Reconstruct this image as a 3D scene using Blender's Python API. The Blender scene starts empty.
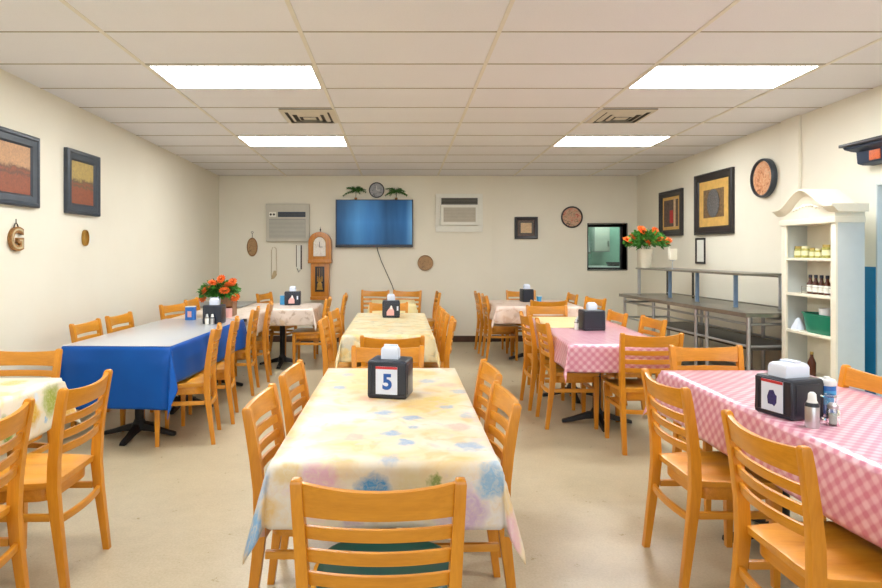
import bpy, bmesh, math, random
from mathutils import Vector, Matrix
PI = math.pi
C = bpy.context.scene.collection
R = math.radians

# ------------------------------------------------------------------ materials
def srgb(r, g, b):
    def f(c):
        c /= 255.0
        return c / 12.92 if c <= 0.04045 else ((c + 0.055) / 1.055) ** 2.4
    return (f(r), f(g), f(b), 1.0)

class NT:
    def __init__(s, name):
        s.m = bpy.data.materials.new(name); s.m.use_nodes = True
        s.t = s.m.node_tree; s.n = s.t.nodes; s.l = s.t.links
        s.b = s.n['Principled BSDF']
    def new(s, kind, **kw):
        n = s.n.new(kind)
        for k, v in kw.items(): setattr(n, k, v)
        return n
    def put(s, sock, v):
        if isinstance(v, bpy.types.NodeSocket): s.l.new(v, sock)
        else: sock.default_value = v
    def coord(s, which='Object', scale=(1, 1, 1), rot=(0, 0, 0), loc=(0, 0, 0)):
        tc = s.new('ShaderNodeTexCoord'); mp = s.new('ShaderNodeMapping')
        s.l.new(tc.outputs[which], mp.inputs['Vector'])
        mp.inputs['Scale'].default_value = scale; mp.inputs['Rotation'].default_value = rot
        mp.inputs['Location'].default_value = loc
        return mp.outputs[0]
    def noise(s, vec, scale=5, detail=3, rough=0.5, dist=0, out=0):
        n = s.new('ShaderNodeTexNoise'); s.l.new(vec, n.inputs['Vector'])
        n.inputs['Scale'].default_value = scale; n.inputs['Detail'].default_value = detail
        n.inputs['Roughness'].default_value = rough; n.inputs['Distortion'].default_value = dist
        return n.outputs[out]
    def ramp(s, fac, stops):
        r = s.new('ShaderNodeValToRGB'); s.l.new(fac, r.inputs[0])
        e = r.color_ramp.elements
        while len(e) < len(stops): e.new(0.5)
        for i, (p, c) in enumerate(stops):
            e[i].position = p; e[i].color = c if len(c) == 4 else (*c, 1)
        return r.outputs[0]
    def mix(s, fac, a, b, mode='MIX'):
        n = s.new('ShaderNodeMix', data_type='RGBA', blend_type=mode)
        s.put(n.inputs[0], fac); s.put(n.inputs[6], a); s.put(n.inputs[7], b)
        return n.outputs[2]
    def math(s, op, a, b=0.0, clamp=False):
        n = s.new('ShaderNodeMath', operation=op); n.use_clamp = clamp
        s.put(n.inputs[0], a); s.put(n.inputs[1], b)
        return n.outputs[0]
    def done(s, col, rough=0.5, metal=0.0, bump=None, bstr=0.1, bdist=0.002, **kw):
        s.put(s.b.inputs['Base Color'], col); s.put(s.b.inputs['Roughness'], rough)
        s.b.inputs['Metallic'].default_value = metal
        for k, v in kw.items(): s.put(s.b.inputs[k.replace('_', ' ')], v)
        if bump is not None:
            n = s.new('ShaderNodeBump'); s.l.new(bump, n.inputs['Height'])
            n.inputs['Strength'].default_value = bstr; n.inputs['Distance'].default_value = bdist
            s.l.new(n.outputs[0], s.b.inputs['Normal'])
        return s.m

BW = [(0, (0, 0, 0, 1)), (1, (1, 1, 1, 1))]
def plain(name, col, rough=0.5, metal=0.0, var=0.06, scale=14, **kw):
    s = NT(name); v = s.noise(s.coord(), scale, 4)
    a = tuple(c * (1 - var) for c in col[:3]) + (1,); b = tuple(min(1, c * (1 + var)) for c in col[:3]) + (1,)
    return s.done(s.ramp(v, [(0.3, a), (0.7, b)]), rough, metal, **kw)

def wood(name, c1, c2, rough=0.35, stretch=(26, 26, 3), coat=0.25):
    s = NT(name)
    v = s.coord('Object', stretch)
    g = s.noise(v, 1.0, 5, 0.6, 0.6)
    fine = s.noise(s.coord('Object', tuple(q * 6 for q in stretch)), 1.0, 2)
    col = s.ramp(g, [(0.3, c1), (0.68, c2)])
    col = s.mix(0.25, col, s.ramp(fine, [(0.35, c1), (0.65, c2)]))
    return s.done(col, rough, bump=fine, bstr=0.05, bdist=0.001, Coat_Weight=coat, Coat_Roughness=0.2)

def emit(name, col, strength):
    s = NT(name); s.b.inputs['Emission Color'].default_value = col
    s.b.inputs['Emission Strength'].default_value = strength
    return s.done(col, 0.6)

M = {}
M['wood'] = wood('honey_oak', srgb(199, 124, 18), srgb(222, 149, 34))
M['wood_seat'] = wood('honey_oak_seat', srgb(204, 132, 28), srgb(226, 158, 48), stretch=(20, 3, 20))
M['wood_rail'] = wood('honey_oak_rail', srgb(195, 124, 20), srgb(220, 149, 38), stretch=(3, 26, 26))
M['wood_clock'] = wood('clock_oak', srgb(172, 100, 18), srgb(204, 132, 34), stretch=(20, 20, 2.5))
M['wood_box'] = wood('planter_wood', srgb(120, 76, 34), srgb(160, 108, 52))
M['black'] = plain('black_plastic', srgb(34, 40, 52), 0.28, var=0.12)
M['iron'] = plain('black_iron', srgb(26, 26, 28), 0.45, 0.3)
M['dark_frame'] = plain('near_black_frame', srgb(34, 28, 30), 0.35, var=0.15)
M['navy_frame'] = plain('slate_frame', srgb(52, 60, 70), 0.35, var=0.15)
M['white'] = plain('white_plastic', srgb(225, 225, 222), 0.45, var=0.02)
M['paper'] = plain('napkin_paper', srgb(214, 222, 236), 0.8, var=0.02)
M['cream'] = plain('cream_paint', srgb(232, 226, 206), 0.4, var=0.02)
M['greypanel'] = plain('cabinet_side_grey', srgb(200, 206, 204), 0.4, var=0.02)
M['steel'] = plain('brushed_steel', srgb(150, 146, 136), 0.3, 0.85, var=0.1)
M['steel_dark'] = plain('dull_steel', srgb(84, 80, 74), 0.4, 0.7, var=0.2)
M['alu'] = plain('aluminium', srgb(190, 192, 194), 0.3, 0.8)
M['bluepost'] = plain('blue_film_post', srgb(120, 146, 178), 0.3, 0.3)
M['acgrey'] = plain('ac_grey', srgb(196, 192, 178), 0.5, var=0.02)
M['acmesh'] = plain('ac_grille_grey', srgb(162, 162, 154), 0.6, var=0.03)
M['acwhite'] = plain('ac_white', srgb(232, 231, 220), 0.45, var=0.02)
M['acvent'] = plain('ac_vent_dark', srgb(120, 118, 106), 0.5)
M['acnavy'] = plain('ac_dark_vent', srgb(34, 48, 70), 0.5)
M['acbeige'] = plain('ac_intake', srgb(180, 172, 154), 0.6)
M['green_plastic'] = plain('green_basin', srgb(20, 128, 100), 0.35)
M['green_vinyl'] = plain('green_vinyl', srgb(4, 60, 50), 0.4, var=0.1)
M['leaf'] = plain('leaf', srgb(58, 122, 34), 0.55, var=0.45, scale=30)
M['leaf_dark'] = plain('leaf_dark', srgb(62, 106, 44), 0.55, var=0.4, scale=40)
M['orange'] = plain('orange_petal', srgb(232, 112, 40), 0.6, var=0.25, scale=60)
M['orange_deep'] = plain('orange_core', srgb(160, 60, 20), 0.6)
M['stem'] = plain('stem', srgb(70, 78, 40), 0.6)
M['ivory'] = plain('ivory_ceramic', srgb(232, 226, 206), 0.3, var=0.02)
M['blue_box'] = plain('blue_box', srgb(38, 104, 180), 0.4)
M['cyan'] = plain('cyan_plastic', srgb(70, 160, 214), 0.4)
M['pink'] = plain('pink_print', srgb(226, 172, 166), 0.6)
M['red'] = plain('red_print', srgb(186, 44, 48), 0.6)
M['print_blue'] = plain('blue_print', srgb(26, 84, 160), 0.6)
M['print_navy'] = plain('navy_print', srgb(52, 46, 104), 0.6, var=0.3, scale=80)
M['salt'] = plain('salt', srgb(236, 234, 226), 0.8)
M['brown_glass'] = plain('brown_glass', srgb(84, 40, 22), 0.2, var=0.2)
M['gold'] = plain('gold_lid', srgb(196, 172, 100), 0.35, 0.6)
M['jarfill'] = plain('jar_fill', srgb(170, 166, 84), 0.5, var=0.3, scale=90)
M['jarlabel'] = plain('jar_label', srgb(224, 220, 178), 0.6)
M['brown_base'] = plain('dark_brown_skirting', srgb(70, 48, 34), 0.45)
M['ornament'] = plain('carved_wood', srgb(148, 104, 52), 0.5, var=0.4, scale=70)
M['brass'] = plain('brass', srgb(176, 134, 62), 0.35, 0.6)
M['rope'] = plain('twine', srgb(186, 168, 132), 0.8)
M['cord'] = plain('dark_cable', srgb(70, 66, 58), 0.5)
M['vinyl'] = plain('vinyl_glare_grey', srgb(186, 190, 196), 0.3, var=0.03, scale=3, Coat_Weight=0.6, Coat_Roughness=0.15)  # pale grey stands for glare on the plastic over the blue cloth
M['greytop'] = plain('grey_laminate', srgb(150, 150, 146), 0.4)
M['tabletop'] = plain('table_edge', srgb(60, 52, 46), 0.5)
M['bluepaint'] = plain('blue_paint', srgb(10, 120, 170), 0.5, var=0.03)
M['skyblue'] = plain('sky_blue_paint', srgb(80, 186, 226), 0.5, var=0.05, scale=2)
M['teal'] = plain('kitchen_teal', srgb(150, 180, 160), 0.5, var=0.05)
M['vent'] = plain('vent_white', srgb(210, 202, 184), 0.5, var=0.03)
M['ventdark'] = plain('vent_dark', srgb(70, 66, 58), 0.6)
M['diffuser'] = emit('light_diffuser', (0.955, 0.985, 1.0, 1), 21.5)

def glass(name, tint=(0.9, 0.96, 0.95, 1), rough=0.02):
    s = NT(name); v = s.noise(s.coord(), 3)
    s.b.inputs['Transmission Weight'].default_value = 1.0; s.b.inputs['IOR'].default_value = 1.45
    return s.done(s.mix(v, tint, tint), rough)
M['glass'] = glass('clear_glass')
M['greenglass'] = glass('window_glass', (0.82, 0.97, 0.92, 1))

def wall_mat():
    s = NT('cream_wall'); v = s.coord()
    n = s.noise(v, 1.3, 4); f = s.noise(v, 160, 2)
    col = s.ramp(n, [(0.3, srgb(230, 224, 206)), (0.7, srgb(234, 229, 212))])
    return s.done(col, 0.55, bump=f, bstr=0.12, bdist=0.001)
M['wall'] = wall_mat()
def ceil_mat():
    s = NT('ceiling_tile'); v = s.coord()
    n = s.noise(v, 0.9, 3); f = s.noise(v, 220, 3, 0.7)
    col = s.ramp(n, [(0.3, srgb(232, 232, 236)), (0.7, srgb(237, 237, 241))])
    col = s.mix(0.12, col, s.ramp(f, [(0.35, srgb(180, 174, 164)), (0.6, srgb(234, 232, 230))]))
    return s.done(col, 0.8, bump=f, bstr=0.25, bdist=0.001)
M['ceiling'] = ceil_mat()
M['tbar'] = plain('ceiling_tbar', srgb(226, 221, 208), 0.5, var=0.02)
M['tgap'] = plain('ceiling_gap', srgb(168, 158, 138), 0.8)
def floor_mat():
    s = NT('vinyl_floor'); v = s.coord()
    a = s.noise(v, 1.1, 6, 0.6, 0.4); b = s.noise(v, 9, 6, 0.7); f = s.noise(v, 90, 3, 0.7)
    col = s.ramp(a, [(0.32, srgb(174, 159, 126)), (0.66, srgb(195, 181, 148))])
    col = s.mix(0.35, col, s.ramp(b, [(0.35, srgb(170, 156, 128)), (0.65, srgb(204, 191, 166))]))
    col = s.mix(0.2, col, s.ramp(f, [(0.35, srgb(150, 134, 106)), (0.6, srgb(208, 196, 172))]))
    return s.done(col, s.ramp(b, [(0.3, (0.26,) * 3), (0.7, (0.4,) * 3)]), bump=f, bstr=0.05, bdist=0.001)
M['floor'] = floor_mat()

def blob_cloth(name, base1, base2, blobs, seed_scale=(5, 9), rough=0.4, weave=True, extra=None, coat=0.15):
    """printed cloth; blobs = [(u, v, radius, colour, strength)] in metres on the flat cloth"""
    s = NT(name); uv = s.coord('UV')
    n1 = s.noise(uv, seed_scale[0], 4, 0.6, 0.8); n2 = s.noise(uv, seed_scale[1], 4, 0.6)
    col = s.ramp(n1, [(0.35, base1), (0.62, base2)])
    if extra:
        for k, (sc, lo, hi, c, st, off) in enumerate(extra):
            e = s.noise(s.coord('UV', loc=(off, off * 1.7, 0)), sc, 4, 0.55, 0.6)
            m = s.math('MULTIPLY', s.ramp(e, [(lo, (0, 0, 0)), (hi, (1, 1, 1))]), st)
            col = s.mix(m, col, c)
    wob = s.noise(uv, 16, 3, 0.6, out=1)
    sub = s.new('ShaderNodeVectorMath', operation='SUBTRACT'); s.l.new(wob, sub.inputs[0]); sub.inputs[1].default_value = (.5, .5, .5)
    sca = s.new('ShaderNodeVectorMath', operation='SCALE'); s.l.new(sub.outputs[0], sca.inputs[0]); sca.inputs['Scale'].default_value = 0.09
    add = s.new('ShaderNodeVectorMath', operation='ADD'); s.l.new(uv, add.inputs[0]); s.l.new(sca.outputs[0], add.inputs[1])
    petal = s.noise(uv, 42, 3, 0.7, 1.2)
    for (u, v, r, c, st) in blobs:
        d = s.new('ShaderNodeVectorMath', operation='DISTANCE'); s.l.new(add.outputs[0], d.inputs[0]); d.inputs[1].default_value = (u, v, 0)
        m = s.math('DIVIDE', d.outputs['Value'], r)
        m = s.ramp(m, [(0.55, (st, st, st)), (1.0, (0, 0, 0))])
        m2 = s.math('MULTIPLY', m, s.ramp(petal, [(0.3, (0.45,) * 3), (0.55, (1,) * 3)]))
        col = s.mix(m2, col, c)
    w = s.noise(uv, 500, 1)
    return s.done(col, rough, bump=w if weave else None, bstr=0.08, bdist=0.0006, Coat_Weight=coat, Coat_Roughness=0.25)

BL, PK, YL, GR, LV, TA = srgb(150, 190, 222), srgb(238, 200, 198), srgb(244, 210, 136), srgb(168, 178, 122), srgb(206, 186, 214), srgb(226, 190, 120)
BLs, PKs = srgb(112, 176, 220), srgb(236, 178, 196)
def rb(seed, n, u0, u1, v0, v1, r0, r1, cols, st=0.6):
    rn = random.Random(seed)
    return [(rn.uniform(u0, u1), rn.uniform(v0, v1), rn.uniform(r0, r1), rn.choice(cols), st * rn.uniform(.6, 1)) for _ in range(n)]
BD = srgb(124, 164, 204); PD = srgb(226, 164, 156)
t1b = [(-.35, -.97, .22, srgb(232, 226, 218), .8), (.0, -1.0, .22, srgb(232, 224, 214), .8), (.36, -.98, .22, srgb(230, 226, 224), .8), (-.04, -.93, .075, srgb(70, 148, 206), 1), (-.22, -.91, .10, srgb(220, 156, 184), .8), (.10, -.92, .10, srgb(226, 208, 160), .85), (.25, -.97, .10, srgb(196, 164, 196), .9),
       (.36, -.88, .07, srgb(104, 164, 206), .8), (.52, -.80, .09, srgb(90, 156, 208), .85), (.50, -1.0, .09, srgb(222, 160, 176), .7), (-.52, -.98, .10, srgb(96, 160, 208), .85), (-.44, -.86, .07, BD, .7), (-.58, -.80, .09, srgb(224, 170, 170), .8),
       (-.40, -.97, .07, srgb(228, 190, 110), .8), (.16, -.88, .03, srgb(120, 140, 60), .9), (-.32, -.86, .05, srgb(228, 196, 120), .7), (.44, -.93, .06, srgb(228, 196, 130), .8), (-.1, -1.0, .05, srgb(200, 170, 190), .7),
       (0.02, -.80, .05, BD, .6), (-.56, -.62, .08, srgb(200, 170, 200), .7), (.56, -.6, .08, srgb(226, 190, 120), .7),
       (.02, -.50, .045, BD, .85), (.07, -.62, .04, BD, .85), (.10, -.42, .035, BD, .7), (-.02, -.2, .05, BD, .8), (.10, -.28, .045, BD, .8), (-.12, -.55, .06, PD, .7), (-.26, .3, .045, BD, .8), (-.3, -.62, .06, BD, .5), (.3, -.65, .06, BD, .7), (.34, .2, .05, BD, .6),
       (.26, -.1, .04, BD, .7), (.2, .05, .05, srgb(214, 190, 90), .6), (.28, -.42, .06, PD, .6), (.2, .45, .06, BD, .6), (.3, .35, .07, PD, .5), (-.1, .05, .06, PD, .5), (-.25, .62, .05, BD, .6), (.33, -.25, .05, BD, .5)]
M['cloth_watercolour'] = blob_cloth('watercolour_floral_cloth', srgb(226, 208, 168), srgb(232, 222, 202), t1b, (3, 9), 0.4,
    extra=[(2.4, .42, .60, srgb(232, 196, 122), .85, 3.1), (2.0, .52, .7, srgb(226, 224, 222), .8, 9.4), (9, .53, .64, srgb(224, 180, 110), .5, 5.0), (11, .58, .68, srgb(214, 190, 196), .5, 8.0)])
M['cloth_pale_yellow'] = blob_cloth('pale_yellow_floral_cloth', srgb(226, 210, 160), srgb(232, 222, 190),
    rb(9, 16, -.6, .6, -1.2, -.93, .03, .07, [YL, GR, srgb(190, 190, 180), srgb(150, 160, 150), YL], .7), (4, 9), 0.35,
    extra=[(7, .48, .62, srgb(222, 186, 110), .7, 3.1), (12, .54, .66, srgb(168, 166, 140), .6, 6.2)])
M['cloth_bright_floral'] = blob_cloth('bright_floral_cloth', srgb(226, 220, 196), srgb(232, 227, 210),
    [(.47, .68, .10, srgb(150, 170, 50), 1), (.49, .48, .09, srgb(222, 178, 40), 1), (.52, .30, .08, srgb(110, 150, 60), 1), (.44, .18, .09, srgb(180, 150, 196), 1), (.56, .62, .02, BLs, .9),
     (.53, .84, .09, srgb(228, 180, 70), 1), (.2, .66, .08, srgb(230, 190, 90), .9), (.0, .6, .08, srgb(230, 190, 90), .9), (-.2, .7, .09, srgb(228, 180, 70), 1), (.3, .4, .07, srgb(238, 206, 120), .8), (.26, .1, .05, srgb(160, 190, 90), .8),
     (.48, .0, .09, srgb(228, 170, 60), 1), (.5, -.3, .06, srgb(150, 180, 90), .8), (.42, .55, .03, srgb(222, 232, 240), .9), (.1, -.2, .07, YL, .7), (-.2, .2, .07, YL, .7)], (5, 9), 0.35,
    extra=[(6, .55, .66, srgb(240, 206, 130), .7, 2.2)])
M['cloth_beige_floral'] = blob_cloth('beige_floral_cloth', srgb(212, 194, 178), srgb(222, 208, 196),
    rb(21, 14, -.8, .8, -.75, -.35, .03, .06, [srgb(176, 160, 140), srgb(214, 180, 120), srgb(150, 158, 138), srgb(190, 150, 130)], .7), (5, 9), 0.4,
    extra=[(14, .55, .66, srgb(170, 146, 122), .75, 1.3)])
M['cloth_rose_beige'] = blob_cloth('rose_beige_cloth', srgb(218, 192, 174), srgb(226, 204, 190),
    rb(33, 12, -.8, .8, -.85, -.35, .03, .06, [srgb(200, 160, 120), srgb(222, 180, 172), srgb(180, 150, 130)], .6), (5, 9), 0.4,
    extra=[(10, .55, .64, srgb(198, 156, 124), .6, 4.4)])
M['cloth_yellow'] = blob_cloth('plain_yellow_cloth', srgb(232, 214, 152), srgb(234, 220, 168), [], (6, 9), 0.35)

def pink_mat():
    s = NT('pink_lattice_cloth'); uv = s.coord('UV', (1, 1, 1), (0, 0, R(45)))
    sep = s.new('ShaderNodeSeparateXYZ'); s.l.new(uv, sep.inputs[0])
    def stripes(o):
        a = s.math('MULTIPLY', o, 2 * PI / 0.044)
        return s.math('SMOOTH_MIN', s.math('ADD', s.math('MULTIPLY', s.math('SINE', a), 0.9), 0.62), 1.0, True)
    g = s.math('MULTIPLY', s.math('ADD', stripes(sep.outputs[0]), stripes(sep.outputs[1])), 0.5)
    n = s.noise(s.coord('UV'), 7, 3)
    g = s.math('MULTIPLY', g, s.ramp(n, [(0.35, (0.7,) * 3), (0.65, (1,) * 3)]))
    col = s.ramp(g, [(0.15, srgb(212, 132, 156)), (0.9, srgb(238, 198, 210))])
    w = s.noise(s.coord('UV'), 500, 1)
    return s.done(col, 0.34, bump=w, bstr=0.06, bdist=0.0006, Coat_Weight=0.7, Coat_Roughness=0.22)
M['cloth_pink'] = pink_mat()
def blue_mat():
    s = NT('royal_blue_cloth'); uv = s.coord('UV')
    n = s.noise(uv, 2, 3)
    col = s.ramp(n, [(0.3, srgb(0, 76, 160)), (0.7, srgb(0, 88, 178))])
    return s.done(col, 0.5, bump=s.noise(uv, 500, 1), bstr=0.08, bdist=0.0006, Specular_IOR_Level=0.3)
M['cloth_blue'] = blue_mat()

def art_mat(name, top, low, accent, seed):
    s = NT(name); v = s.coord('Generated', loc=(seed, seed, 0)); g = s.coord('Generated')
    sep = s.new('ShaderNodeSeparateXYZ'); s.l.new(g, sep.inputs[0])
    n = s.noise(v, 5, 5, 0.65, 1.0)
    h = s.math('ADD', sep.outputs[2], s.math('MULTIPLY', s.math('SUBTRACT', n, 0.5), 0.30))
    col = s.ramp(h, [(0.36, low), (0.42, accent), (0.48, low), (0.52, accent), (0.60, top)])
    n2 = s.noise(v, 9, 6, 0.75, 1.8)
    col = s.mix(0.55, col, s.ramp(n2, [(0.35, accent), (0.6, (*[c * 1.1 for c in top[:3]], 1))]), 'MULTIPLY')
    return s.done(col, 0.5)
M['art1'] = art_mat('art_copper_sky', srgb(214, 178, 140), srgb(162, 100, 76), srgb(120, 92, 80), 1.0)
M['art2'] = art_mat('art_golden_sky', srgb(206, 184, 112), srgb(160, 92, 64), srgb(118, 100, 74), 5.0)
M['mount_gold'] = plain('gold_mount', srgb(206, 164, 88), 0.5, var=0.12)
M['mount_dark'] = plain('dark_print', srgb(112, 88, 58), 0.6, var=0.4, scale=40)
M['grey_print'] = plain('grey_oval_print', srgb(92, 90, 88), 0.6, var=0.4, scale=50)
M['brown_print'] = plain('brown_print', srgb(92, 74, 66), 0.6, var=0.4, scale=40)
M['beige_print'] = plain('beige_print', srgb(206, 176, 136), 0.6, var=0.15, scale=40)
M['red_patch'] = plain('red_patch', srgb(190, 52, 50), 0.6, var=0.2, scale=60)
M['plate_art'] = None
def mottled(name, cols, scale, rough=0.45):
    s = NT(name); n = s.noise(s.coord(), scale, 5, 0.7, 1.4)
    k = len(cols)
    return s.done(s.ramp(n, [(0.3 + 0.4 * i / (k - 1), c) for i, c in enumerate(cols)]), rough)
M['plate_copper'] = mottled('copper_plate', [srgb(110, 64, 40), srgb(206, 136, 88), srgb(224, 180, 140), srgb(140, 92, 60)], 14)
M['plate_rose'] = mottled('rose_plate', [srgb(52, 50, 44), srgb(150, 120, 90), srgb(206, 170, 140), srgb(196, 100, 80), srgb(90, 86, 66)], 16)
M['plate_tan'] = mottled('tan_plate', [srgb(80, 60, 36), srgb(176, 138, 92), srgb(110, 82, 52)], 30)
M['pearl'] = mottled('clock_dial', [srgb(200, 190, 176), srgb(236, 230, 220), srgb(190, 170, 150)], 20)
M['silver_dial'] = mottled('silver_dial', [srgb(60, 62, 66), srgb(170, 172, 176), srgb(96, 98, 104)], 22)
M['tile_orange'] = mottled('orange_tile', [srgb(104, 34, 18), srgb(190, 92, 44), srgb(120, 44, 26)], 24)
def tv_mat():  # blue reflection and lighter streaks of the screen, painted as emission
    s = NT('tv_screen_reflection'); g = s.coord('Generated'); sep = s.new('ShaderNodeSeparateXYZ'); s.l.new(g, sep.inputs[0])
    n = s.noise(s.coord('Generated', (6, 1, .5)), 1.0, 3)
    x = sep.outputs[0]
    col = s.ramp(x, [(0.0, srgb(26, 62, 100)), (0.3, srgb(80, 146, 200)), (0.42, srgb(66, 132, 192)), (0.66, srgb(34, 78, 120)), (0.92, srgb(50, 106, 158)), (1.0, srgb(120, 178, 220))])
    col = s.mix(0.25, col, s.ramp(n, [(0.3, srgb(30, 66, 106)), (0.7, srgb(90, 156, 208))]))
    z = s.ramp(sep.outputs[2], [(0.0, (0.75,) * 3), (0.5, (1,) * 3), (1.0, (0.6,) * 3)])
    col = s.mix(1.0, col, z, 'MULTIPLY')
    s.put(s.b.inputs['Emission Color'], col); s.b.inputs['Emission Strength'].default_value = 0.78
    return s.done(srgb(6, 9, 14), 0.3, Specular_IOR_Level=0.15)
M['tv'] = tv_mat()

# ------------------------------------------------------------------ mesh helpers
def box(bm, x0, x1, y0, y1, z0, z1, mat=None):
    vs = [bm.verts.new(p) for p in ((x0, y0, z0), (x1, y0, z0), (x1, y1, z0), (x0, y1, z0), (x0, y0, z1), (x1, y0, z1), (x1, y1, z1), (x0, y1, z1))]
    if mat is not None:
        for v in vs: v.co = mat @ v.co
    for f in ((0, 3, 2, 1), (4, 5, 6, 7), (0, 1, 5, 4), (1, 2, 6, 5), (2, 3, 7, 6), (3, 0, 4, 7)): bm.faces.new([vs[i] for i in f])
    return vs
def loft(bm, rings, cap=True, closed=True):
    rs = [[bm.verts.new(p) for p in r] for r in rings]
    n = len(rs[0])
    for a, b in zip(rs, rs[1:]):
        for i in range(n if closed else n - 1):
            j = (i + 1) % n
            bm.faces.new((a[i], a[j], b[j], b[i]))
    if cap:
        bm.faces.new(rs[0][::-1]); bm.faces.new(rs[-1])
    return rs
def lathe(bm, prof, n=24, c=(0, 0, 0), axis='Z', sx=1, sy=1, cap=True):
    rings = []
    for r, h in prof:
        r = max(r, 1e-4); ring = []
        for i in range(n):
            a = 2 * PI * i / n; u, v = r * math.cos(a) * sx, r * math.sin(a) * sy
            p = (u, v, h) if axis == 'Z' else ((u, -h, v) if axis == '-Y' else (-h, u, v) if axis == '-X' else (h, u, v))
            ring.append((p[0] + c[0], p[1] + c[1], p[2] + c[2]))
        rings.append(ring)
    return loft(bm, rings, cap=cap)
def tube(bm, pts, r, n=8, close=False):
    pts = [Vector(p) for p in pts]; rings = []; up = Vector((0.13, 0.21, 0.97)).normalized()
    for i, p in enumerate(pts):
        d = (pts[(i + 1) % len(pts)] - pts[i - 1]) if close else (pts[min(i + 1, len(pts) - 1)] - pts[max(i - 1, 0)])
        d.normalize(); a = d.cross(up)
        if a.length < 0.05: a = d.cross(Vector((1, 0, 0)))
        a.normalize(); b = d.cross(a)
        rr = r[i] if isinstance(r, (list, tuple)) else r
        rings.append([p + (a * math.cos(2 * PI * k / n) + b * math.sin(2 * PI * k / n)) * rr for k in range(n)])
    if close: rings.append(rings[0])
    return loft(bm, rings, cap=not close)
def prism(bm, pts2, a0, a1, plane='XZ'):
    f = {'XZ': lambda u, v, w: (u, w, v), 'XY': lambda u, v, w: (u, v, w), 'YZ': lambda u, v, w: (w, u, v)}[plane]
    return loft(bm, [[f(u, v, a0) for u, v in pts2], [f(u, v, a1) for u, v in pts2]])
def obj(name, bm, mat, parent=None, bevel=0, seg=2, smooth=40, loc=None, rotz=0, uv=None):
    bmesh.ops.remove_doubles(bm, verts=bm.verts, dist=1e-6)
    bmesh.ops.recalc_face_normals(bm, faces=bm.faces)
    if bevel:
        es = [e for e in bm.edges if len(e.link_faces) == 2 and e.calc_face_angle(0) > R(30)]
        bmesh.ops.bevel(bm, geom=es, offset=bevel, segments=seg, profile=0.7, affect='EDGES', clamp_overlap=True)
    me = bpy.data.meshes.new(name); bm.to_mesh(me); bm.free()
    me.materials.append(M[mat] if isinstance(mat, str) else mat)
    for p in me.polygons: p.use_smooth = True
    me.set_sharp_from_angle(angle=R(smooth))
    o = bpy.data.objects.new(name, me); C.objects.link(o)
    if parent: o.parent = parent
    if loc: o.location = loc
    o.rotation_euler.z = rotz
    return o
def B(): return bmesh.new()
def bx(name, x0, x1, y0, y1, z0, z1, mat, parent=None, bevel=0.003, **k):
    bm = B(); box(bm, x0, x1, y0, y1, z0, z1); return obj(name, bm, mat, parent, bevel, **k)
def tag(o, label, cat, group=None):
    o['label'] = label; o['category'] = cat
    if group: o['group'] = group
    return o
def thing(name, label, cat, loc=(0, 0, 0), rotz=0, group=None):
    o = bpy.data.objects.new(name, None); C.objects.link(o); o.empty_display_size = 0.1
    o.location = loc; o.rotation_euler = (0, 0, rotz)
    return tag(o, label, cat, group)
def struct(o): o['kind'] = 'structure'; return o
def dup(root, loc, rotz, label, group=None):
    r = root.copy(); C.objects.link(r); r.location = loc; r.rotation_euler.z = rotz; r['label'] = label
    if group: r['group'] = group
    for ch in list(root.children):
        c = ch.copy(); C.objects.link(c); c.parent = r
        for g in list(ch.children):
            d = g.copy(); C.objects.link(d); d.parent = c
    return r

# ------------------------------------------------------------------ camera
cam = bpy.data.cameras.new('camera'); co = bpy.data.objects.new('camera', cam); C.objects.link(co)
cam.sensor_width = 36; cam.lens = 620 * 36 / 882; cam.clip_start = 0.05
cam.shift_x = 41 / 882; cam.shift_y = -42 / 882
co.location = (0, 0, 1.45); co.rotation_euler = (PI / 2, 0, 0)
bpy.context.scene.camera = co

# ------------------------------------------------------------------ room shell
XL, XR, YB, YF = -2.92, 3.84, 10.0, -3.0
FILL_POWER = 105  # power of the added fill lamp behind the camera
SL = 0.0203
def zc(y): return 2.883 - SL * y
struct(bx('floor', XL - .1, 6.0, YF - .1, 11.6, -.1, 0, 'floor', bevel=0))
bm = B(); prism(bm, [(YF - .1, zc(YF - .1)), (YB + .06, zc(YB + .06)), (YB + .06, zc(YB) + .12), (YF - .1, zc(YF) + .15)], XL - .1, XR + .1, 'YZ')
struct(obj('ceiling', bm, 'ceiling'))
def wallbox(bm, x0, x1, y0, y1, z0=0, z1=None):
    if z1 is None:
        prism(bm, [(y0, z0), (y1, z0), (y1, zc(y1)), (y0, zc(y0))], x0, x1, 'YZ')
    else: box(bm, x0, x1, y0, y1, z0, z1)
bm = B(); wallbox(bm, XL - .1, XL, YF, YB + .1); struct(obj('wall_left', bm, 'wall'))
bm = B(); box(bm, XL, XR, YF - .1, YF, 0, .5); box(bm, XL, -2.5, YF - .1, YF, .5, 2.6); box(bm, 3.4, XR, YF - .1, YF, .5, 2.6); wallbox(bm, XL, XR, YF - .1, YF, 2.6)  # unseen front wall, left open for the added fill window
struct(obj('wall_front', bm, 'wall'))
# right wall with doorway y 3.85..5.0 up to z 2.0
bm = B()
wallbox(bm, XR, XR + .1, YF, 3.85); wallbox(bm, XR, XR + .1, 5.0, YB + .1); wallbox(bm, XR, XR + .1, 3.85, 5.0, 2.0)
struct(obj('wall_right', bm, 'wall'))
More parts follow.
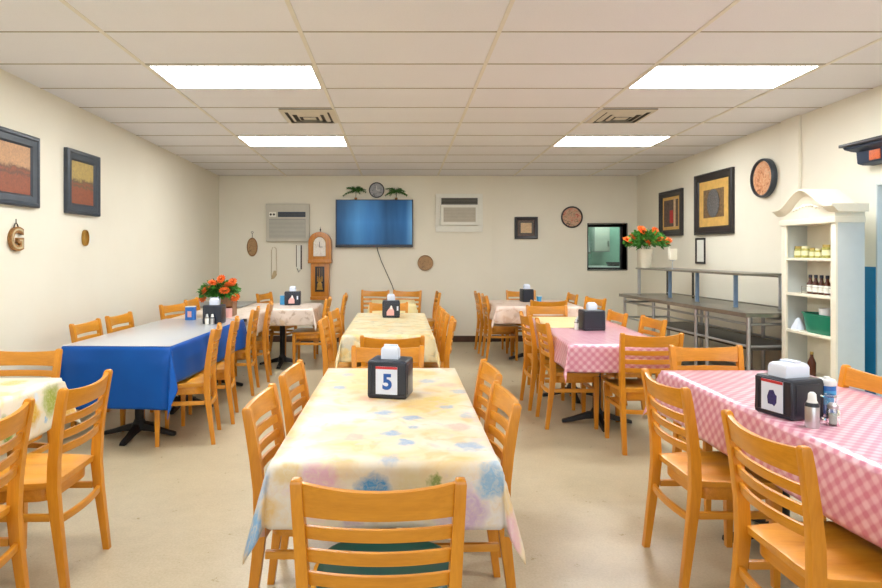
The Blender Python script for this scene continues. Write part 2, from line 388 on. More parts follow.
# back wall: left run forward, right run set back 4 cm, pierced by the serving window
WX0, WX1, WZ0, WZ1 = 3.045, 3.665, 1.165, 1.905
bm = B()
wallbox(bm, XL, 1.484, YB, YB + .2)
wallbox(bm, 1.484, WX0, YB + .04, YB + .2); wallbox(bm, WX1, XR, YB + .04, YB + .2)
box(bm, WX0, WX1, YB + .04, YB + .2, 0, WZ0); wallbox(bm, WX0, WX1, YB + .04, YB + .2, WZ1)
struct(obj('wall_back', bm, 'wall'))
bm = B(); wallbox(bm, XR - .03, XR, 5.93, 6.2); struct(obj('trim_1', bm, 'wall', bevel=.004))
bm = B(); wallbox(bm, XR - .012, XR, 6.06, 6.075)
# skirting
bm = B(); box(bm, XL, 1.484, YB - .015, YB, 0, .1); box(bm, 1.484, XR, YB + .025, YB + .04, 0, .1); struct(obj('baseboard_back', bm, 'brown_base', bevel=.004)); 
struct(bx('baseboard_left', XL, XL + .015, YF, YB - .015, 0, .1, 'brown_base'))
bm2 = B(); box(bm2, XR - .015, XR, YF, 3.8, 0, .1); box(bm2, XR - .015, XR, 5.13, 5.93, 0, .1); box(bm2, XR - .015, XR, 6.2, YB, 0, .1)
struct(obj('baseboard_right', bm2, 'brown_base', bevel=.004))
bm.free()
# ceiling grid: wide light bars along the room, thin joints across
bm = B()
for k in range(-3, 5):
    x = 0.609 + 1.22 * (k - 0)
    if XL < x < XR:
        for dx, h in ((0, .006),):
            prism(bm, [(YF, zc(YF)), (YB, zc(YB)), (YB, zc(YB) - h), (YF, zc(YF) - h)], x - .013, x + .013, 'YZ')
struct(obj('trim_2', bm, 'tbar'))
bm = B()
y = 3.813 - .6116 * 11
ROW = .6116
while y < YB:
    box(bm, XL, XR, y - .006, y + .006, zc(y) - .0035, zc(y) + .004); y += ROW
struct(obj('trim_3', bm, 'tgap'))

# serving window in the back wall
wn = thing('window_1', 'dark framed serving window', 'window'); del wn['label']; del wn['category']; struct(wn)
bm = B(); t = .045
for a in ((WX0 - .012, WX1 + .012, YB + .02, YB + .3, WZ1, WZ1 + .012), (WX0 - .012, WX1 + .012, YB + .02, YB + .3, WZ0 - .012, WZ0),
          (WX0 - .012, WX0, YB + .02, YB + .3, WZ0, WZ1), (WX1, WX1 + .012, YB + .02, YB + .3, WZ0, WZ1)): box(bm, *a)
for a in ((WX0, WX1, YB + .2, YB + .24, WZ1 - t, WZ1), (WX0, WX1, YB + .2, YB + .24, WZ0, WZ0 + .03), (WX0, WX0 + .03, YB + .2, YB + .24, WZ0, WZ1), (WX1 - .04, WX1, YB + .2, YB + .24, WZ0, WZ1)): box(bm, *a)
obj('window_frame', bm, 'dark_frame', wn, .003)
bx('window_pane', WX0, WX1, YB + .215, YB + .221, WZ0, WZ1, 'greenglass', wn, 0)
# kitchen behind the window
bm = B(); box(bm, 2.6, 5.0, 11.4, 11.5, .0, 2.4); box(bm, 2.5, 2.6, YB + .3, 11.5, 0, 2.4); box(bm, 5.0, 5.1, YB + .3, 11.5, 0, 2.4); box(bm, 2.5, 5.1, YB + .25, 11.5, 2.4, 2.5)
struct(obj('wall_kitchen', bm, 'teal'))
cb = thing('wall_cupboard', 'pale wall cupboard in the room seen through the dark window', 'cupboard', (3.62, 11.38, 1.45))
bx('body', -.15, .13, -.3, 0, 0, .5, 'acmesh', cb); bx('door', -.14, .12, -.32, -.302, .02, .48, 'acgrey', cb); bx('handle', .08, .10, -.34, -.322, .1, .2, 'steel', cb)
cb2 = thing('hood_vent', 'tall pale metal hood at left behind the dark window', 'hood', (3.2, 10.9, 1.45))
bm = B(); loft(bm, [[(-.25, -.2, 0), (.08, -.2, 0), (.08, .3, 0), (-.25, .3, 0)], [(-.2, -.12, .6), (.05, -.12, .6), (.05, .3, .6), (-.2, .3, .6)]]); obj('hood', bm, 'white', cb2, .005)
bx('rim', -.26, .09, -.21, .31, -.03, 0, 'steel', cb2)
ks = thing('kitchen_counter', 'pale counter with a dark pan behind the dark window', 'counter', (3.75, 11.0, 0))
bx('body', -1, 1, -.2, .38, 0, 1.16, 'acmesh', ks); bx('worktop', -1.02, 1.02, -.23, .38, 1.16, 1.2, 'white', ks)
bm = B(); lathe(bm, [(.10, 0), (.13, .07), (.12, .07), (.09, .01)], 20); tube(bm, [(.12, 0, .06), (.3, -.03, .08)], .012)
tag(obj('frying_pan', bm, 'iron', loc=(3.78, 10.98, 1.201)), 'dark frying pan on the counter behind the window', 'pan')
def lamp(name, loc, sx, sy, e, col=(1, .98, .94), rot=(0, 0, 0)):
    l = bpy.data.lights.new(name, 'AREA'); l.shape = 'RECTANGLE'; l.size = sx; l.size_y = sy; l.energy = e; l.color = col
    o = bpy.data.objects.new(name, l); C.objects.link(o); o.location = loc; o.rotation_euler = rot; return o
lamp('kitchen_fill', (3.6, 10.85, 2.38), .9, .5, 15, (.82, 1, .97))  # unseen lamp added to light the room behind the serving window

w2 = bpy.data.objects.new('added_window', None); C.objects.link(w2); struct(w2)  # window added out of view behind the camera as a light source
bm = B()
for a in ((-2.5, 3.4, .5, .55), (-2.5, 3.4, 2.55, 2.6), (-2.5, -2.45, .55, 2.55), (3.35, 3.4, .55, 2.55), (-.55, -.5, .55, 2.55), (1.4, 1.45, .55, 2.55)): box(bm, a[0], a[1], YF - .09, YF - .01, a[2], a[3])
obj('window_frame', bm, 'alu', w2, .003)
lamp('added_window_fill', (.45, YF - .12, 1.6), 5.8, 2.1, FILL_POWER, (.93, .97, 1), (PI / 2, 0, 0))  # fill lamp added outside the unseen window to brighten the room
# doorway on the right and the blue room past it
dr = bpy.data.objects.new('door_1', None); C.objects.link(dr); struct(dr)
bm = B(); box(bm, XR - .002, XR + .102, 4.985, 5.002, 0, 2.0); box(bm, XR - .002, XR + .102, 3.848, 3.865, 0, 2.0); box(bm, XR - .002, XR + .102, 3.848, 5.002, 1.985, 2.002)
obj('door_frame', bm, 'greypanel', dr, .002)
struct(bx('trim_4', XR - .006, XR, 5.003, 5.16, 0, 1.33, 'bluepaint', bevel=.001))
bm = B(); box(bm, XR + .1, 6.0, 7.0, 7.1, 0, 2.5); box(bm, 6.0, 6.1, 2.8, 7.1, 0, 2.5); box(bm, XR + .1, 6.1, 2.7, 2.8, 0, 2.5); box(bm, XR + .1, 6.1, 2.7, 7.1, 2.5, 2.6)
struct(obj('wall_pantry', bm, 'skyblue'))
lamp('pantry_fill', (4.9, 5.5, 2.48), 1.2, 1.2, 95, (.9, .97, 1))  # lamp added out of sight to brighten the blue room
sh = thing('wire_rack', 'blue shelving seen through the doorway past the white bookcase', 'shelves', (5.1, 6.7, 0))
for z in (1.2, 1.42, 1.72, 2.02): bx('shelf', -.7, .5, -.2, .28, z, z + .02, 'cyan', sh)
for x in (-.69, .48): bx('post', x, x + .02, -.2, -.18, 0, 2.1, 'steel', sh)
pr = thing('utility_cart', 'dark wire cart standing in the blue room beyond the doorway', 'cart', (4.75, 6.15, 0))
for z in (.25, .6, .95):
    bx('shelf', -.5, .4, -.2, .2, z, z + .025, 'iron', pr)
for x in (-.5, .38):
    for y in (-.2, .18): bx('post', x, x + .02, y, y + .02, 0, 1.05, 'iron', pr)
for i in range(3):
    bm = B(); lathe(bm, [(.05, 0), (.055, .1), (.03, .14), (.03, .16)], 14)
    tag(obj('storage_jar', bm, 'steel_dark', loc=(4.4 + .25 * i, 6.15, .976)), ['leftmost', 'middle', 'rightmost'][i] + ' dark jar on the cart beyond the doorway', 'jar', 'jars on the wire cart')

# ------------------------------------------------------------------ ceiling lights and vents
def ceil_thing(name, label, cat, x, y, group=None):
    t = thing(name, label, cat, (x, y, zc(y)), 0, group); t.rotation_euler.x = -math.atan(SL); return t
lights = [(-1.22, 4.733, 'nearer left rectangular ceiling light panel'), (-1.22, 7.18, 'farther left rectangular ceiling light panel'),
          (2.43, 4.733, 'nearer right rectangular ceiling light panel'), (2.43, 7.18, 'farther right rectangular ceiling light panel')]
hid = [(-1.22, 2.29), (2.43, 2.29)]  # unseen panels added as extra light above the nearest tables
for i, (x, y, lb) in enumerate([(a, b, c) for a, b, c in lights] + [(a, b, None) for a, b in hid]):
    lb = lb or '%s unseen ceiling light panel added above the nearest tables' % ('left' if x < 0 else 'right')
    t = ceil_thing('ceiling_light', lb, 'ceiling light', x, y, 'light panels in the tiled ceiling')
    bm = B()
    for a in ((-.6, .6, -.297, -.275), (-.6, .6, .275, .297), (-.6, -.578, -.275, .275), (.578, .6, -.275, .275)): box(bm, *a, -.008, -.0005)
    obj('frame', bm, 'tbar', t)
    bx('diffuser', -.578, .578, -.275, .275, -.0065, -.0008, 'diffuser', t, 0)
for x, y, lb in ((-.865, 5.96, 'square slatted air vent between the left ceiling lights'), (2.12, 5.96, 'square slatted air vent between the right ceiling lights')):
    t = ceil_thing('ceiling_vent', lb, 'vent', x, y, 'air vents in the ceiling')
    bx('backing', -.25, .25, -.27, .27, -.006, -.001, 'ventdark', t, 0)
    for k, s in enumerate((.27, .19, .115)):
        bm = B()
        rings = [[(-q * s * .96, -q * s, z), (q * s * .96, -q * s, z), (q * s * .96, q * s, z), (-q * s * .96, q * s, z)] for q, z in ((1, -.009 - .006 * k), (.84, -.024 - .006 * k), (.80, -.024 - .006 * k), (.96, -.007 - .006 * k))]
        rings.append(rings[0]); loft(bm, rings, cap=False); obj('louver_ring', bm, 'vent', t)
    bx('centre_plate', -.06, .06, -.05, .05, -.034, -.030, 'vent', t, .001)
    bm = B(); tube(bm, [(0, 0, -.03), (0, 0, -.002)], .012); obj('bracket', bm, 'ventdark', t)

# ------------------------------------------------------------------ chairs
def post_path(s):
    return [(s * .195, .0, 0, .030, .030), (s * .194, .020, .16, .031, .036), (s * .193, .040, .32, .033, .043), (s * .194, .050, .43, .034, .047),
            (s * .198, .046, .56, .033, .045), (s * .203, .032, .68, .032, .041), (s * .208, .013, .80, .031, .037), (s * .210, .002, .858, .030, .034), (s * .2104, .001, .868, .026, .028), (s * .2104, .001, .872, .018, .018)]
def make_chair():
    t = thing('dining_chair', '', 'chair')
    for s in (-1, 1):
        bm = B(); loft(bm, [[(x - w / 2, y - d / 2, z), (x + w / 2, y - d / 2, z), (x + w / 2, y + d / 2, z), (x - w / 2, y + d / 2, z)] for x, y, z, w, d in post_path(s)])
        obj('rear_leg', bm, 'wood', t, .005)
        bm = B(); loft(bm, [[(s * .186 - w / 2, .405 - w / 2, z), (s * .186 + w / 2, .405 - w / 2, z), (s * .186 + w / 2, .405 + w / 2, z), (s * .186 - w / 2, .405 + w / 2, z)] for z, w in ((0, .028), (.2, .035), (.432, .040))])
        obj('front_leg', bm, 'wood', t, .004)
    # seat: D-shaped saddle
    bm = B(); nx, ny = 16, 14; top = []
    def seat_pt(u, v):
        y = .055 + v * .395
        w = .182 + .034 * math.sin(min(1, v * 1.25) * PI / 2)
        if v > .8: w -= .05 * ((v - .8) / .2) ** 2
        x = u * w
        z = .462 - .012 * math.exp(-((abs(u) - .45) / .28) ** 2 - ((v - .45) / .3) ** 2) - .006 * max(0, v - .85) / .15
        if v > .94: y -= .01 * abs(u) ** 3
        return (x, y, z)
    g = [[seat_pt(-1 + 2 * i / nx, j / ny) for i in range(nx + 1)] for j in range(ny + 1)]
    up = [[bm.verts.new(p) for p in r] for r in g]; dn = [[bm.verts.new((p[0] * .97, p[1] * .985 + .004, .432)) for p in r] for r in g]
    for j in range(ny):
        for i in range(nx):
            bm.faces.new((up[j][i], up[j][i + 1], up[j + 1][i + 1], up[j + 1][i])); bm.faces.new((dn[j][i], dn[j + 1][i], dn[j + 1][i + 1], dn[j][i + 1]))
    for j in range(ny):
        for k in (0, nx): bm.faces.new((up[j][k], up[j + 1][k], dn[j + 1][k], dn[j][k]))
    for i in range(nx):
        for k in (0, ny): bm.faces.new((up[k][i], up[k][i + 1], dn[k][i + 1], dn[k][i]))
    obj('seat', bm, 'wood_seat', t, .005, smooth=50)
    # apron ring under the seat
    bm = B(); out = []
    N = 40
    for i in range(N):
        a = 2 * PI * i / N; ca, sa = math.cos(a), math.sin(a)
        ex = .185 * math.copysign(abs(ca) ** .38, ca); ey = .245 + .172 * math.copysign(abs(sa) ** .38, sa)
        out.append((ex, ey))
    rings = [[(x * k, .245 + (y - .245) * k, z) for x, y in out] for k, z in ((1, .378), (1, .431), (.88, .431), (.88, .378))]
    rings.append(rings[0]); loft(bm, rings, cap=False); obj('seat_frame', bm, 'wood_rail', t, .002)
    # bowed rails between the posts
    def rail(name, z0, z1, th, y_of, half, bow=.030, arch=.0):
        bm = B(); n = 14; rings = []
        for i in range(n + 1):
            u = -1 + 2 * i / n; x = u * half; yy = -bow * (1 - u * u)
            lo, hi = z0 - arch * 0, z1 + arch * (u * u)
            ya, yb = y_of(lo) + yy, y_of(hi) + yy
            rings.append([(x, ya - th / 2, lo), (x, ya + th / 2, lo), (x, yb + th / 2, hi), (x, yb - th / 2, hi)])
        loft(bm, rings); obj(name, bm, 'wood_rail', t, .004)
    def yo(z):
        p = post_path(1)
        for a, b in zip(p, p[1:]):
            if a[2] <= z <= b[2]: return a[1] + (b[1] - a[1]) * (z - a[2]) / (b[2] - a[2])
        return p[-1][1]
    rail('top_rail', .770, .848, .020, yo, .199, .034, .014)
    for z, hw in ((.708, .195), (.644, .192), (.580, .190)): rail('back_slat', z, z + .036, .014, yo, hw, .030)
    for s in (-1, 1):
        bm = B(); box(bm, s * .190 - .010, s * .190 + .010, .066, .395, .300, .330); obj('side_stretcher', bm, 'wood_seat', t, .004)
    bm = B(); box(bm, -.185, .185, .396, .414, .29, .32); obj('front_stretcher', bm, 'wood_rail', t, .004)
    rail('rear_stretcher', .285, .315, .018, lambda z: .036, .185, .02)
    return t
chair0 = make_chair(); first = [True]
def chair(x, y, deg, label, group):
    r = R(deg)
    if first[0]:
        chair0.location = (x, y, 0); chair0.rotation_euler.z = r; chair0['label'] = label; chair0['group'] = group; first[0] = False; return chair0
    return dup(chair0, (x, y, 0), r, label, group)
F_, R_, L_, Bk = 0, -90, 90, 180     # facing away from camera, right, left, towards camera
g = 'chairs around the watercolour table'
chair(-.055, 1.585, 0, 'honey wood ladder-back chair nearest the camera, dark green seat, at table number 5', g)
chair(-.568, 2.52, -91, 'ladder-back chair on the left side of the number 5 table, nearer one', g)
chair(-.548, 3.13, -92, 'ladder-back chair on the left side of the number 5 table, farther one', g)
chair(.440, 2.58, 92, 'ladder-back chair on the right side of the number 5 table, nearer one', g)
chair(.462, 3.15, 92, 'ladder-back chair on the right side of the number 5 table, farther one', g)
chair(-.076, 3.84, 180, 'chair at the far end of the number 5 table, right behind its napkin holder', g)
g = 'chairs around the pale yellow middle table'
chair(-.053, 4.30, 0, 'chair at the near end of the middle pale yellow table, back to the camera', g)
chair(-.675, 5.43, -90, 'nearer chair on the left side of the middle pale yellow table', g)
chair(-.665, 6.20, -94, 'farther chair on the left side of the middle pale yellow table', g)
chair(.455, 5.40, 85, 'nearest of three chairs on the right side of the pale yellow table', g)
chair(.44, 5.96, 90, 'middle of three chairs on the right side of the pale yellow table', g)
chair(.43, 6.50, 91, 'farthest of three chairs on the right side of the pale yellow table', g)
chair(-.13, 7.18, 180, 'chair at the far end of the middle pale yellow table behind its napkin holder', g)
g = 'chairs around the small table under the television'
chair(-.375, 9.47, 163, 'left one of two chairs against the back wall under the television', g)
chair(.115, 9.42, 163, 'right one of two chairs against the back wall by the hanging cable', g)
chair(.56, 9.04, 92, 'chair on the right side of the small table under the television', g)
g = 'chairs around the back left beige table'
chair(-.76, 8.62, 92, 'chair standing alone near the back wall just right of the tall clock', g)
chair(-.905, 7.85, 90, 'chair tucked under the right end of the back left beige table', g)
chair(-1.94, 8.84, -104, 'angled chair behind the back left beige table, near the back wall', g)
g = 'chairs around the blue table'
chair(-1.44, 4.87, 100, 'nearest chair on the right side of the long blue table', g)
chair(-1.44, 5.42, 100, 'second chair from the camera on the right side of the blue table', g)
chair(-1.50, 6.45, 95, 'third chair from the camera along the blue table row, at the cloth corner', g)
chair(-1.49, 7.10, 98, 'fourth and farthest chair along the aisle side of the blue table row', g)
chair(-2.64, 5.20, -91, 'first chair between the blue table and the left wall', g)
chair(-2.64, 5.82, -93, 'second chair between the blue table and the left wall', g)
chair(-2.56, 7.00, -108, 'third chair along the left wall, slightly turned, left of the blue box', g)
chair(-2.60, 7.72, -90, 'farthest chair along the left wall, half hidden by the flowers', g)
g = 'chairs around the bright floral table'
chair(-1.43, 2.84, 91, 'chair on the aisle side of the front left floral table, whole back and seat visible', g)
chair(-1.46, 2.24, 91, 'chair cut off by the lower left edge at the front left floral table', g)
chair(-2.25, 3.71, 180, 'chair at the far end of the front left floral table facing the camera', g)
g = 'chairs around the near pink table'
chair(1.215, 2.86, -89, 'chair on the left side of the near pink table, farther one', g)
chair(1.20, 2.06, -89, 'large chair in the lower right corner, nearest at the pink table', g)
chair(1.90, 3.86, 180, 'chair at the far end of the near pink table facing the camera', g)
chair(2.29, 2.97, 90, 'chair on the right side of the near pink table at the right picture edge', g)
g = 'chairs around the farther pink table'
chair(1.80, 4.43, 0, 'chair at the near end of the farther pink table, back to the camera', g)
chair(1.205, 5.27, -91, 'nearer chair on the left side of the farther pink table', g)
chair(1.185, 5.87, -90, 'farther chair on the left side of the farther pink table', g)
chair(2.13, 6.06, 91, 'farther chair on the right side of the farther pink table', g)
chair(2.25, 5.50, 93, 'nearer chair on the right side of the farther pink table, before the steel counter', g)
chair(1.60, 6.77, 180, 'chair at the far end of the farther pink table by the yellow cloth', g)
g = 'chairs around the back right table'
chair(1.12, 9.04, -90, 'farther chair on the left side of the back right rose beige table', g)
chair(1.15, 8.46, -90, 'nearer chair on the left side of the back right rose beige table', g)
chair(1.83, 9.40, 180, 'chair behind the back right rose beige table against the wall', g)
chair(2.42, 8.68, 90, 'chair at the right end of the back right rose beige table', g)
chair(2.50, 7.92, 104, 'angled chair right of the back right table, nearest the steel counter', g)
chair(1.80, 7.50, 0, 'chair on the near side of the back right table, back to the camera', g)
# round green cushion on the nearest chair
bm = B(); pr_ = []
for z, k in ((0, .93), (.012, .985), (.03, 1), (.045, .97), (.054, .88), (.058, .6), (.059, .2)):
    pr_.append([( .205 * k * math.copysign(abs(math.cos(a)) ** .7, math.cos(a)), .185 * k * math.copysign(abs(math.sin(a)) ** .7, math.sin(a)), z) for a in [2 * PI * i / 40 for i in range(40)]])
loft(bm, pr_); tag(obj('seat_cushion', bm, 'green_vinyl', smooth=60, loc=(-.045, 1.865, .463)), 'dark green vinyl cushion on the seat of the nearest chair', 'cushion')

# ------------------------------------------------------------------ tables
def table(name, label, cx, cy, W, L, peds, rot=0, top='tabletop', group='restaurant tables', along='y'):
    t = thing(name, label, 'table', (cx, cy, 0), R(rot), group)
    bx('tabletop', -W / 2, W / 2, -L / 2, L / 2, .726, .756, top, t, .004)
    for p in peds:
        px, py = (0, p) if along == 'y' else (p, 0)
        bm = B(); lathe(bm, [(.034, .04), (.034, .66), (.034, .70)], 20, (px, py, 0)); obj('column', bm, 'iron', t)
        bm = B()
        for a in (0, 1):
            for s in (-1, 1):
                rings = []
                for q, z, w, h in ((.02, .075, .032, .03), (.10, .062, .028, .024), (.20, .034, .024, .018), (.27, .020, .026, .014), (.29, .016, .022, .012)):
                    rings.append([((s * q if a else -w), (-w if a else s * q), z - h), ((s * q if a else w), (w if a else s * q), z - h), ((s * q if a else w * .7), (w * .7 if a else s * q), z + h), ((s * q if a else -w * .7), (-w * .7 if a else s * q), z + h)])
                rings = [[(x + px, y + py, max(z, .002)) for x, y, z in r] for r in rings]
                loft(bm, rings)
        lathe(bm, [(.06, .05), (.055, .09), (.036, .13)], 20, (px, py, 0))
        obj('base', bm, 'iron', t, .003)
        bm = B(); box(bm, px - .15, px + .15, py - .02, py + .02, .70, .725); box(bm, px - .02, px + .02, py - .15, py + .15, .70, .725); obj('spider', bm, 'iron', t)
    return t
def cloth(cx, cy, W, L, o, mat, label, rot=0, z=.7585, seed=1, rip=.010, group=None, step=.03, flare=.34, name='tablecloth', cat='tablecloth'):
    """o = overhang (left, right, front, back)"""
    rn = random.Random(seed); ph = [rn.uniform(0, 6.28) for _ in range(8)]
    bm = B(); uvl = bm.loops.layers.uv.new('UVMap')
    def axis(lo, hi, a, b):
        n1 = max(1, round(a / step * 1.6)) if a > 0 else 0; n2 = round((hi - lo) / (step * 1.8)); n3 = max(1, round(b / step * 1.6)) if b > 0 else 0
        v = [lo - a + a * i / n1 for i in range(n1)] if n1 else []
        v += [lo + (hi - lo) * i / n2 for i in range(n2 + 1)]
        v += [hi + b * (i + 1) / n3 for i in range(n3)]
        return v
    us = axis(-W / 2, W / 2, o[0], o[1]); vs = axis(-L / 2, L / 2, o[2], o[3])
    fr = .008
    def put(u, v):
        ax = max(0, abs(u) - W / 2); ay = max(0, abs(v) - L / 2); sx = 1 if u > 0 else -1; sy = 1 if v > 0 else -1
        x = max(-W / 2, min(W / 2, u)); y = max(-L / 2, min(L / 2, v))
        if ax == 0 and ay == 0: return (x, y, z)
        if ax and ay:
            r = math.hypot(ax, ay); th = math.atan2(ay, ax); w = math.sin(2 * th)
            fl = flare * r * w; k = rip * (1 - w) * r * 6
            fold = .10 * r * math.sin(4 * th + ph[0] * .2) * w
            return (x + sx * (fl * .707 + .006 + fold), y + sy * (fl * .707 + .006 - fold), z - r * (1 - .06 * w))
        if ax:
            w = min(1, ax / .12); rr = rip * w * (math.sin(v * 9 + ph[1]) + .6 * math.sin(v * 17 + ph[2])) 
            return (x + sx * (.006 + abs(rip) * w + .03 * ax + rr), y, z - ax)
        w = min(1, ay / .12); rr = rip * w * (math.sin(u * 10 + ph[3]) + .6 * math.sin(u * 19 + ph[4]))
        return (x, y + sy * (.006 + abs(rip) * w + .03 * ay + rr), z - ay)
    g = [[bm.verts.new(put(u, v)) for u in us] for v in vs]
    for j in range(len(vs) - 1):
        for i in range(len(us) - 1):
            f = bm.faces.new((g[j][i], g[j][i + 1], g[j + 1][i + 1], g[j + 1][i]))
            for lp, (a, b) in zip(f.loops, ((i, j), (i + 1, j), (i + 1, j + 1), (i, j + 1))): lp[uvl].uv = (us[a], vs[b])
    me = bpy.data.meshes.new(name); bm.normal_update(); bm.to_mesh(me); bm.free(); me.materials.append(M[mat])
    for p in me.polygons: p.use_smooth = True
    ob = bpy.data.objects.new(name, me); C.objects.link(ob); ob.location = (cx, cy, 0); ob.rotation_euler.z = R(rot)
    md = ob.modifiers.new('thickness', 'SOLIDIFY'); md.thickness = .0015; md.offset = 1
    return tag(ob, label, cat, group)

table('dining_table', 'front centre table carrying the number 5 napkin holder', -.05, 2.863, .75, 1.65, (-.62, -.03))
cloth(-.05, 2.863, .75, 1.65, (.24, .24, .21, .17), 'cloth_watercolour', 'pale watercolour floral cloth on the front centre table', seed=3, flare=.30)
table('dining_table', 'middle centre table under a pale yellow floral cloth', -.10, 6.085, .75, 1.87, (-.34, .27))
cloth(-.10, 6.085, .75, 1.87, (.19, .19, .22, .15), 'cloth_pale_yellow', 'pale yellow floral cloth on the middle centre table', seed=5)
table('dining_table', 'small table under the television with a plain yellow cloth', -.10, 8.62, .60, .7, (0,))
cloth(-.10, 8.62, .61, .71, (.15, .15, .18, .15), 'cloth_yellow', 'plain yellow cloth on the small table under the television', seed=6)
table('dining_table', 'long table with a royal blue cloth beside the left wall', -2.045, 5.46, .80, 1.85, (-.55, .35), -2)
cloth(-2.045, 5.46, .80, 1.85, (.27, .28, .45, .2), 'cloth_blue', 'royal blue cloth hanging low over the left table', -2, seed=8, flare=.22, rip=.012)
bm = B(); box(bm, -.402, .402, -.927, .927, .7605, .7635); tag(obj('glare_grey_cover', bm, 'vinyl', loc=(-2.045, 5.46, 0), rotz=R(-2), bevel=.001), 'vinyl sheet on the blue tablecloth, pale grey painted as glare', 'table cover')  # the sheet's grey colour carries the table-top glare
table('dining_table', 'table with flower planter just behind the blue table', -1.99, 6.95, .80, 1.04, (-.25,))
cloth(-1.99, 6.95, .80, 1.04, (.2, .2, 0, 0), 'cloth_beige_floral', 'beige floral cloth under the wooden flower planter', seed=9)
table('dining_table', 'back left table set across the room below the air conditioner', -1.51, 7.96, .90, .88, (0,))
cloth(-1.51, 7.96, .90, .88, (0, .19, .20, .1), 'cloth_beige_floral', 'beige floral cloth on the back left crosswise table', seed=10)
table('dining_table', 'bare grey topped table in the back left corner', -2.40, 8.36, .76, .76, (0,), top='greytop')
table('dining_table', 'front left table with a bright floral cloth', -2.24, 2.60, .76, 1.61, (-.4, .4))
cloth(-2.24, 2.60, .76, 1.61, (.2, .24, .22, .2), 'cloth_bright_floral', 'bright yellow and green floral cloth on the front left table', seed=12)
table('dining_table', 'near right table under a pink lattice cloth', 1.91, 2.60, .77, 2.03, (-.45, .5))
cloth(1.91, 2.60, .77, 2.03, (.24, .24, .2, .2), 'cloth_pink', 'pink lattice cloth on the near right table', seed=14, rip=.008)
table('dining_table', 'farther right table under a pink cloth with yellow topper', 1.685, 5.58, .74, 1.96, (-.32, .62), -3)
cloth(1.685, 5.58, .75, 1.98, (.2, .2, .20, .15), 'cloth_pink', 'pink lattice cloth on the farther right table', -3, seed=15, flare=.34, rip=.005)
cloth(1.62, 6.09, .50, .96, (0, 0, 0, .1), 'cloth_yellow', 'small yellow cloth laid over the far end of the pink table', -3, z=.7625, seed=16)
table('dining_table', 'back right table with a rose beige cloth', 1.76, 8.38, 1.08, 1.12, (0,))
cloth(1.76, 8.38, 1.08, 1.12, (.18, .18, .21, .15), 'cloth_rose_beige', 'rumpled rose beige cloth on the back right table', seed=17, rip=.018, flare=.5)

